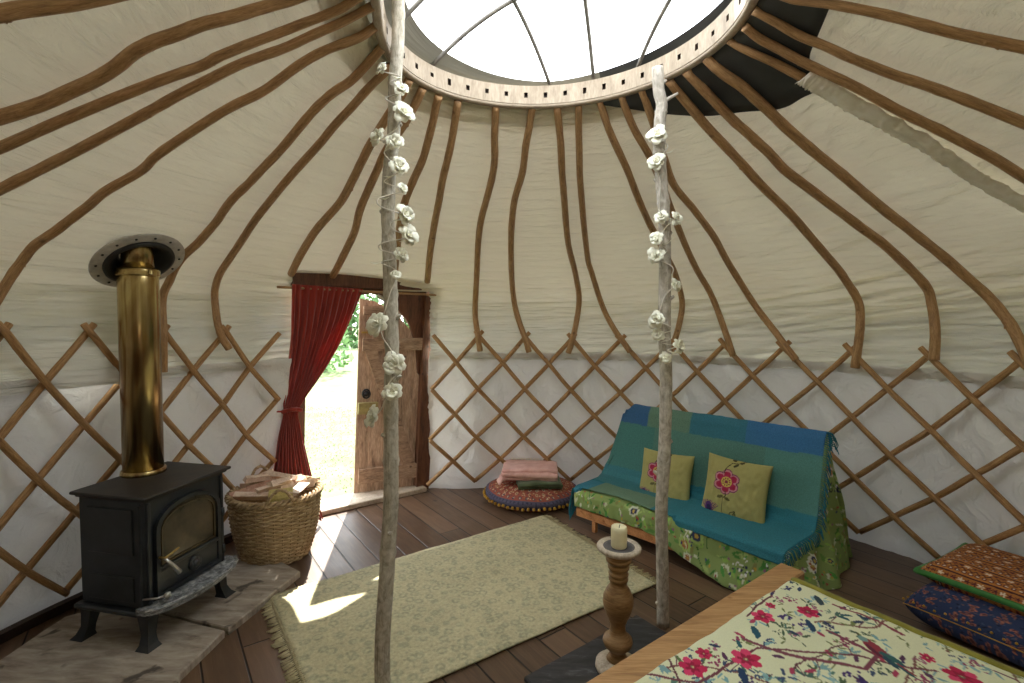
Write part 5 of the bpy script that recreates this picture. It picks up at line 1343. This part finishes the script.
def qfn(u, v):
    v = v ** 1.7; s = QX0 + u * QW; t = QT0 + v * QL; UVs.append((u * QW, v * QL))
    e0 = 1 - sst(0, .055, u * QW); e1 = 1 - sst(0, .06, (1 - u) * QW); ef = 1 - sst(0, .03, v * QL)
    z = BZ + .012 - .018 * e0 ** 1.5 - .10 * e1 ** 1.5 - .03 * ef ** 1.5
    z += .007 * nz(s * 6, t * 6) + .004 * nz(s * 15, t * 15, 4)
    return bp(s + .03 * min(1, t / .6) - .03 * ef * e0 ** .5, t + .012 * ef * nz(s * 14, 0), z)
m.grid(NQ1, NQ2, qfn); UVa = np.array(UVs); m.build('printed_top', 'paint', qu, colors=qp.sample(UVa[:, 0], UVa[:, 1]), solid=.012)
m = MB(); m.tube([Vector(qfn(0, v)) + Vector((*(ba * .008), -.002)) for v in np.linspace(.0, 1, 60)], .019, 8); m.tube([Vector(qfn(0, v)) + Vector((*(ba * .014), -.020)) for v in np.linspace(.0, 1, 60)], .014, 8, squash=1.4, up=(0, 0, 1))
m.build('edge_piping', 'olive', qu, label='olive green piped edge')

# ------------------------------------------------------------------ floor cushions in the right corner
KX = np.array([1.935, 2.335]); e1 = np.array([.49, -.872]); e2 = np.array([.872, .49]); CS = .56
cc = KX + (e1 + e2) * CS / 2; CRm = frame3((*e1, 0), (*e2, 0), (0, 0, 1))
if CRm.determinant() < 0: CRm = frame3((*e2, 0), (*e1, 0), (0, 0, 1))
bpnt = Paint(.6, .6, (44, 60, 98), 500); R3 = random.Random(5)
for k in range(620): x, y = R3.uniform(0, .6), R3.uniform(0, .6); bpnt.ell(x, y, .006, .003, R3.uniform(0, 3), R3.choice([(70, 86, 120), (24, 34, 60), (110, 90, 96)]))
for k in range(230):
    x, y = R3.uniform(0, .6), R3.uniform(0, .6); a = R3.uniform(0, 6); bpnt.ell(x, y, .016, .007, a, (150, 98, 86)); bpnt.ell(x + .012 * cos(a), y + .012 * sin(a), .007, .004, a + .8, (176, 112, 92)); bpnt.ell(x, y, .010, .004, a, (96, 60, 66))
opnt = Paint(.6, .6, (176, 112, 52), 420)
for row in range(20):
    y = .015 + row * .03; ch = row % 4
    if ch == 0: opnt.put((abs(opnt.Y - y) < .006), (70, 28, 34)); opnt.put((abs(opnt.Y - y - .012) < .003), (206, 140, 70))
    for k in range(24):
        x = k * .026 + (row % 2) * .013
        if ch == 1: opnt.ell(x, y, .010, .012, 0, (96, 34, 40)); opnt.ell(x, y, .005, .006, 0, (232, 216, 190))
        if ch == 2: opnt.line([(x - .012, y - .012), (x, y + .010), (x + .012, y - .012)], .006, (74, 28, 36)); opnt.ell(x, y - .006, .004, .004, 0, (222, 160, 90))
        if ch == 3:
            for q in range(5): a = q * 2 * pi / 5; opnt.ell(x + .008 * cos(a), y + .008 * sin(a), .007, .003, a, (236, 222, 200) if k % 3 == 0 else (90, 30, 40))
def fcush(c, w, h, zlo, zhi, paint, name, label, sd, pipe, flip=False):
    root = empty(name, (c[0], c[1], zlo), label, 'floor cushion')
    m = MB(); UV_ = []; zm = (zlo + zhi) / 2; th = (zhi - zlo)
    for side in (1, -1):
        def fn(u, v, side=side):
            x, y = sin(pi / 2 * (u * 2 - 1)), sin(pi / 2 * (v * 2 - 1)); ed = max(0, (1 - abs(x) ** 6) * (1 - abs(y) ** 6)); t = ed ** .5
            pin = .05; px_ = x * (1 - pin * (1 - y * y) * x * x) ; py_ = y * (1 - pin * (1 - x * x) * y * y)
            # rounded corners
            z = side * th / 2 * t + .008 * nz(x * 2.5 + sd, y * 2.5, side) * t
            UV_.append((px_ * .5 + .5, py_ * .5 + .5)); w_ = CRm @ Vector((px_ * w / 2, py_ * h / 2, z)); return Vector((c[0], c[1], zm)) + w_
        m.grid(170, 170, fn)
    U_ = np.array(UV_)
    V_ = np.array(m.v)
    # sides of the pad take their pattern from height as well, so it does not smear
    uu = U_[:, 0] * paint.w; vv = U_[:, 1] * paint.h
    dzz = (zhi - V_[:, 2]) * .95; ox = np.abs(U_[:, 0] - .5) > np.abs(U_[:, 1] - .5)
    cols = paint.sample((uu + np.where(ox, np.sign(U_[:, 0] - .5) * dzz, 0)) % paint.w, (vv + np.where(ox, 0, np.sign(U_[:, 1] - .5) * dzz)) % paint.h)
    m.build('cushion_cover', 'paint', root, colors=cols)
    if pipe:
        E = []
        for k in range(120):
            t = k / 120 * 4; s_ = int(t); f_ = (t - s_) * 2 - 1; x, y = [(f_, -1), (1, f_), (-f_, 1), (-1, -f_)][s_]
            pin = .05; px_ = x * (1 - pin * (1 - y * y) * x * x); py_ = y * (1 - pin * (1 - x * x) * y * y)
            E.append(Vector((c[0], c[1], zm)) + CRm @ Vector((px_ * w / 2 * 1.005, py_ * h / 2 * 1.005, 0)))
        m = MB(); m.tube(E, pipe[1], 8, closed=True, squash=pipe[2], up=(0, 0, 1)); m.build(pipe[0], pipe[3], root, label=pipe[4])
        return root, E
    return root, None
r1, E1 = fcush(cc - e2 * .06 - e1 * .0, CS + .02, CS + .02, .004, .215, bpnt, 'square_floor_cushion', 'dark blue paisley floor cushion lying on the floor under the orange one', 3, ('seam', .0025, 1, 'mustard', 'yellow stitched seam'))
for k in range(60, 120):
    pass
E1 = E1
for k in range(0, 120, 2):
    p = E1[k] + Vector((0, 0, .022 + .004 * sin(k * 1.7))); m = MB(); m.lathe([(.001, -.005), (.005, -.003), (.006, 0), (.004, .004), (.001, .005)], p, 7, cap=False); m.build('bobble', 'mustard', r1)
r2, _ = fcush(cc + (e2 * .01 - e1 * .0), CS * .985, CS * .985, .190, .315, opnt, 'square_floor_cushion', 'orange and maroon embroidered floor cushion lying on top of the blue one', 8, ('border', .014, 1.1, 'green_silk', 'shiny green border'))

# ------------------------------------------------------------------ outside
def tree(x, y, h, r, matn, lab, name='tree', trunk=.25, n=1500):
    root = empty(name, (x, y, -.14), lab, 'tree' if name != 'hedge' else 'hedge'); m = MB()
    m.tube([(x, y, -.14), (x + .05, y, h * .4), (x, y, h * .75)], [trunk, trunk * .7, trunk * .2], 8); m.build('trunk', 'trunk', root)
    cl = [(R0.gauss(0, r * .45), R0.gauss(0, r * .45), h * .55 + R0.gauss(0, h * .2), R0.uniform(.3, .55) * r) for _ in range(16)]; m = MB()
    for k in range(n):
        cx_, cy_, cz_, cr_ = R0.choice(cl); d = Vector((R0.gauss(0, 1), R0.gauss(0, 1), R0.gauss(0, 1))).normalized() * cr_ * R0.uniform(.6, 1.05)
        c = Vector((x + cx_, y + cy_, max(.3, cz_))) + d; a = Vector((R0.gauss(0, 1), R0.gauss(0, 1), R0.gauss(0, 1))).normalized(); b = a.orthogonal().normalized(); s = R0.uniform(.07, .16) * (r / 2) ** .5
        m.add([c - a * s, c - b * s * .5, c + a * s, c + b * s * .5 + d.normalized() * s * .3], [(0, 1, 2, 3)])
    m.build('foliage', matn, root, smooth=False, kind='stuff'); return root
tree(-6.2, 15.5, 5.2, 1.9, 'leafgreen', 'green tree across the lawn, seen between curtain and door', n=2600)
tree(-13.5, 21.0, 6.5, 2.2, 'leafdark', 'darker tree further back across the lawn, left of the bright one', n=2000)
tree(-3.0, 24.0, 6.0, 2.0, 'leafdark', 'darker tree further back across the lawn, right of the bright one', n=2000)
tree(-10.2, 31.0, 8.5, 2.6, 'leafgreen', 'tall pale green tree at the very back of the lawn', n=2400)
hd = empty('hedge', (-8, 27, -.14), 'long leafy hedge along the far edge of the lawn', 'hedge'); m = MB()
for k in range(5000):
    x = R0.uniform(-22, 6); y = 27 + R0.uniform(-.8, .8); z = R0.uniform(-.1, 3.0) - .14; a = Vector((R0.gauss(0, 1), R0.gauss(0, 1), R0.gauss(0, 1))).normalized(); b = a.orthogonal().normalized(); s = R0.uniform(.12, .24); c = Vector((x, y, z + .1 * sin(x)))
    m.add([c - a * s, c - b * s * .6, c + a * s, c + b * s * .6], [(0, 1, 2, 3)])
m.build('foliage', 'leafdark', hd, smooth=False, kind='stuff')

# ------------------------------------------------------------------ light
w = bpy.data.worlds.new('sky'); SC.world = w; w.use_nodes = True; nt = w.node_tree; nt.nodes.clear()
bg = nt.nodes.new('ShaderNodeBackground'); ow = nt.nodes.new('ShaderNodeOutputWorld'); nt.links.new(bg.outputs[0], ow.inputs[0])
tc = nt.nodes.new('ShaderNodeTexCoord'); sx = nt.nodes.new('ShaderNodeSeparateXYZ'); rp = nt.nodes.new('ShaderNodeValToRGB')
nt.links.new(tc.outputs['Generated'], sx.inputs[0]); nt.links.new(sx.outputs[2], rp.inputs[0]); nt.links.new(rp.outputs[0], bg.inputs[0])
rp.color_ramp.elements[0].position = 0; rp.color_ramp.elements[0].color = (1, .98, .95, 1); rp.color_ramp.elements[1].position = .6; rp.color_ramp.elements[1].color = (.86, .93, 1, 1)
bg.inputs[1].default_value = 3.2
sl = bpy.data.lights.new('sun', 'SUN'); sl.energy = 10.0; sl.angle = radians(.6); sl.color = (1, .95, .86)
so = bpy.data.objects.new('sun', sl); COL.objects.link(so)
sd_ = Vector((-.115, .993, 1.12)).normalized(); so.rotation_euler = sd_.to_track_quat('Z', 'Y').to_euler(); so.location = (-2, 12, 14)

# ------------------------------------------------------------------ camera
cd_ = bpy.data.cameras.new('camera'); cd_.sensor_width = 36; cd_.lens = FPX / 1024 * 36; cd_.clip_start = .02; cd_.clip_end = 500
co = bpy.data.objects.new('camera', cd_); COL.objects.link(co); SC.camera = co
c0 = Vector(ray(512, 341.5)); rx = (Vector(ray(612, 341.5)) - Vector(ray(412, 341.5))).normalized(); uy = (Vector(ray(512, 241.5)) - Vector(ray(512, 441.5))).normalized()
Mx = Matrix((rx, uy, -c0.normalized())).transposed().to_4x4(); Mx.translation = Vector(CAM); co.matrix_world = Mx
SC.view_settings.view_transform = 'Standard'; SC.view_settings.look = 'None'; SC.view_settings.exposure = 0.95; SC.view_settings.gamma = 1; SC.view_settings.use_curve_mapping = False
SC.cycles.max_bounces = 10; SC.cycles.diffuse_bounces = 6; SC.cycles.transparent_max_bounces = 12; SC.cycles.transmission_bounces = 6; SC.cycles.use_denoising = True
SC.cycles.sample_clamp_indirect = 6
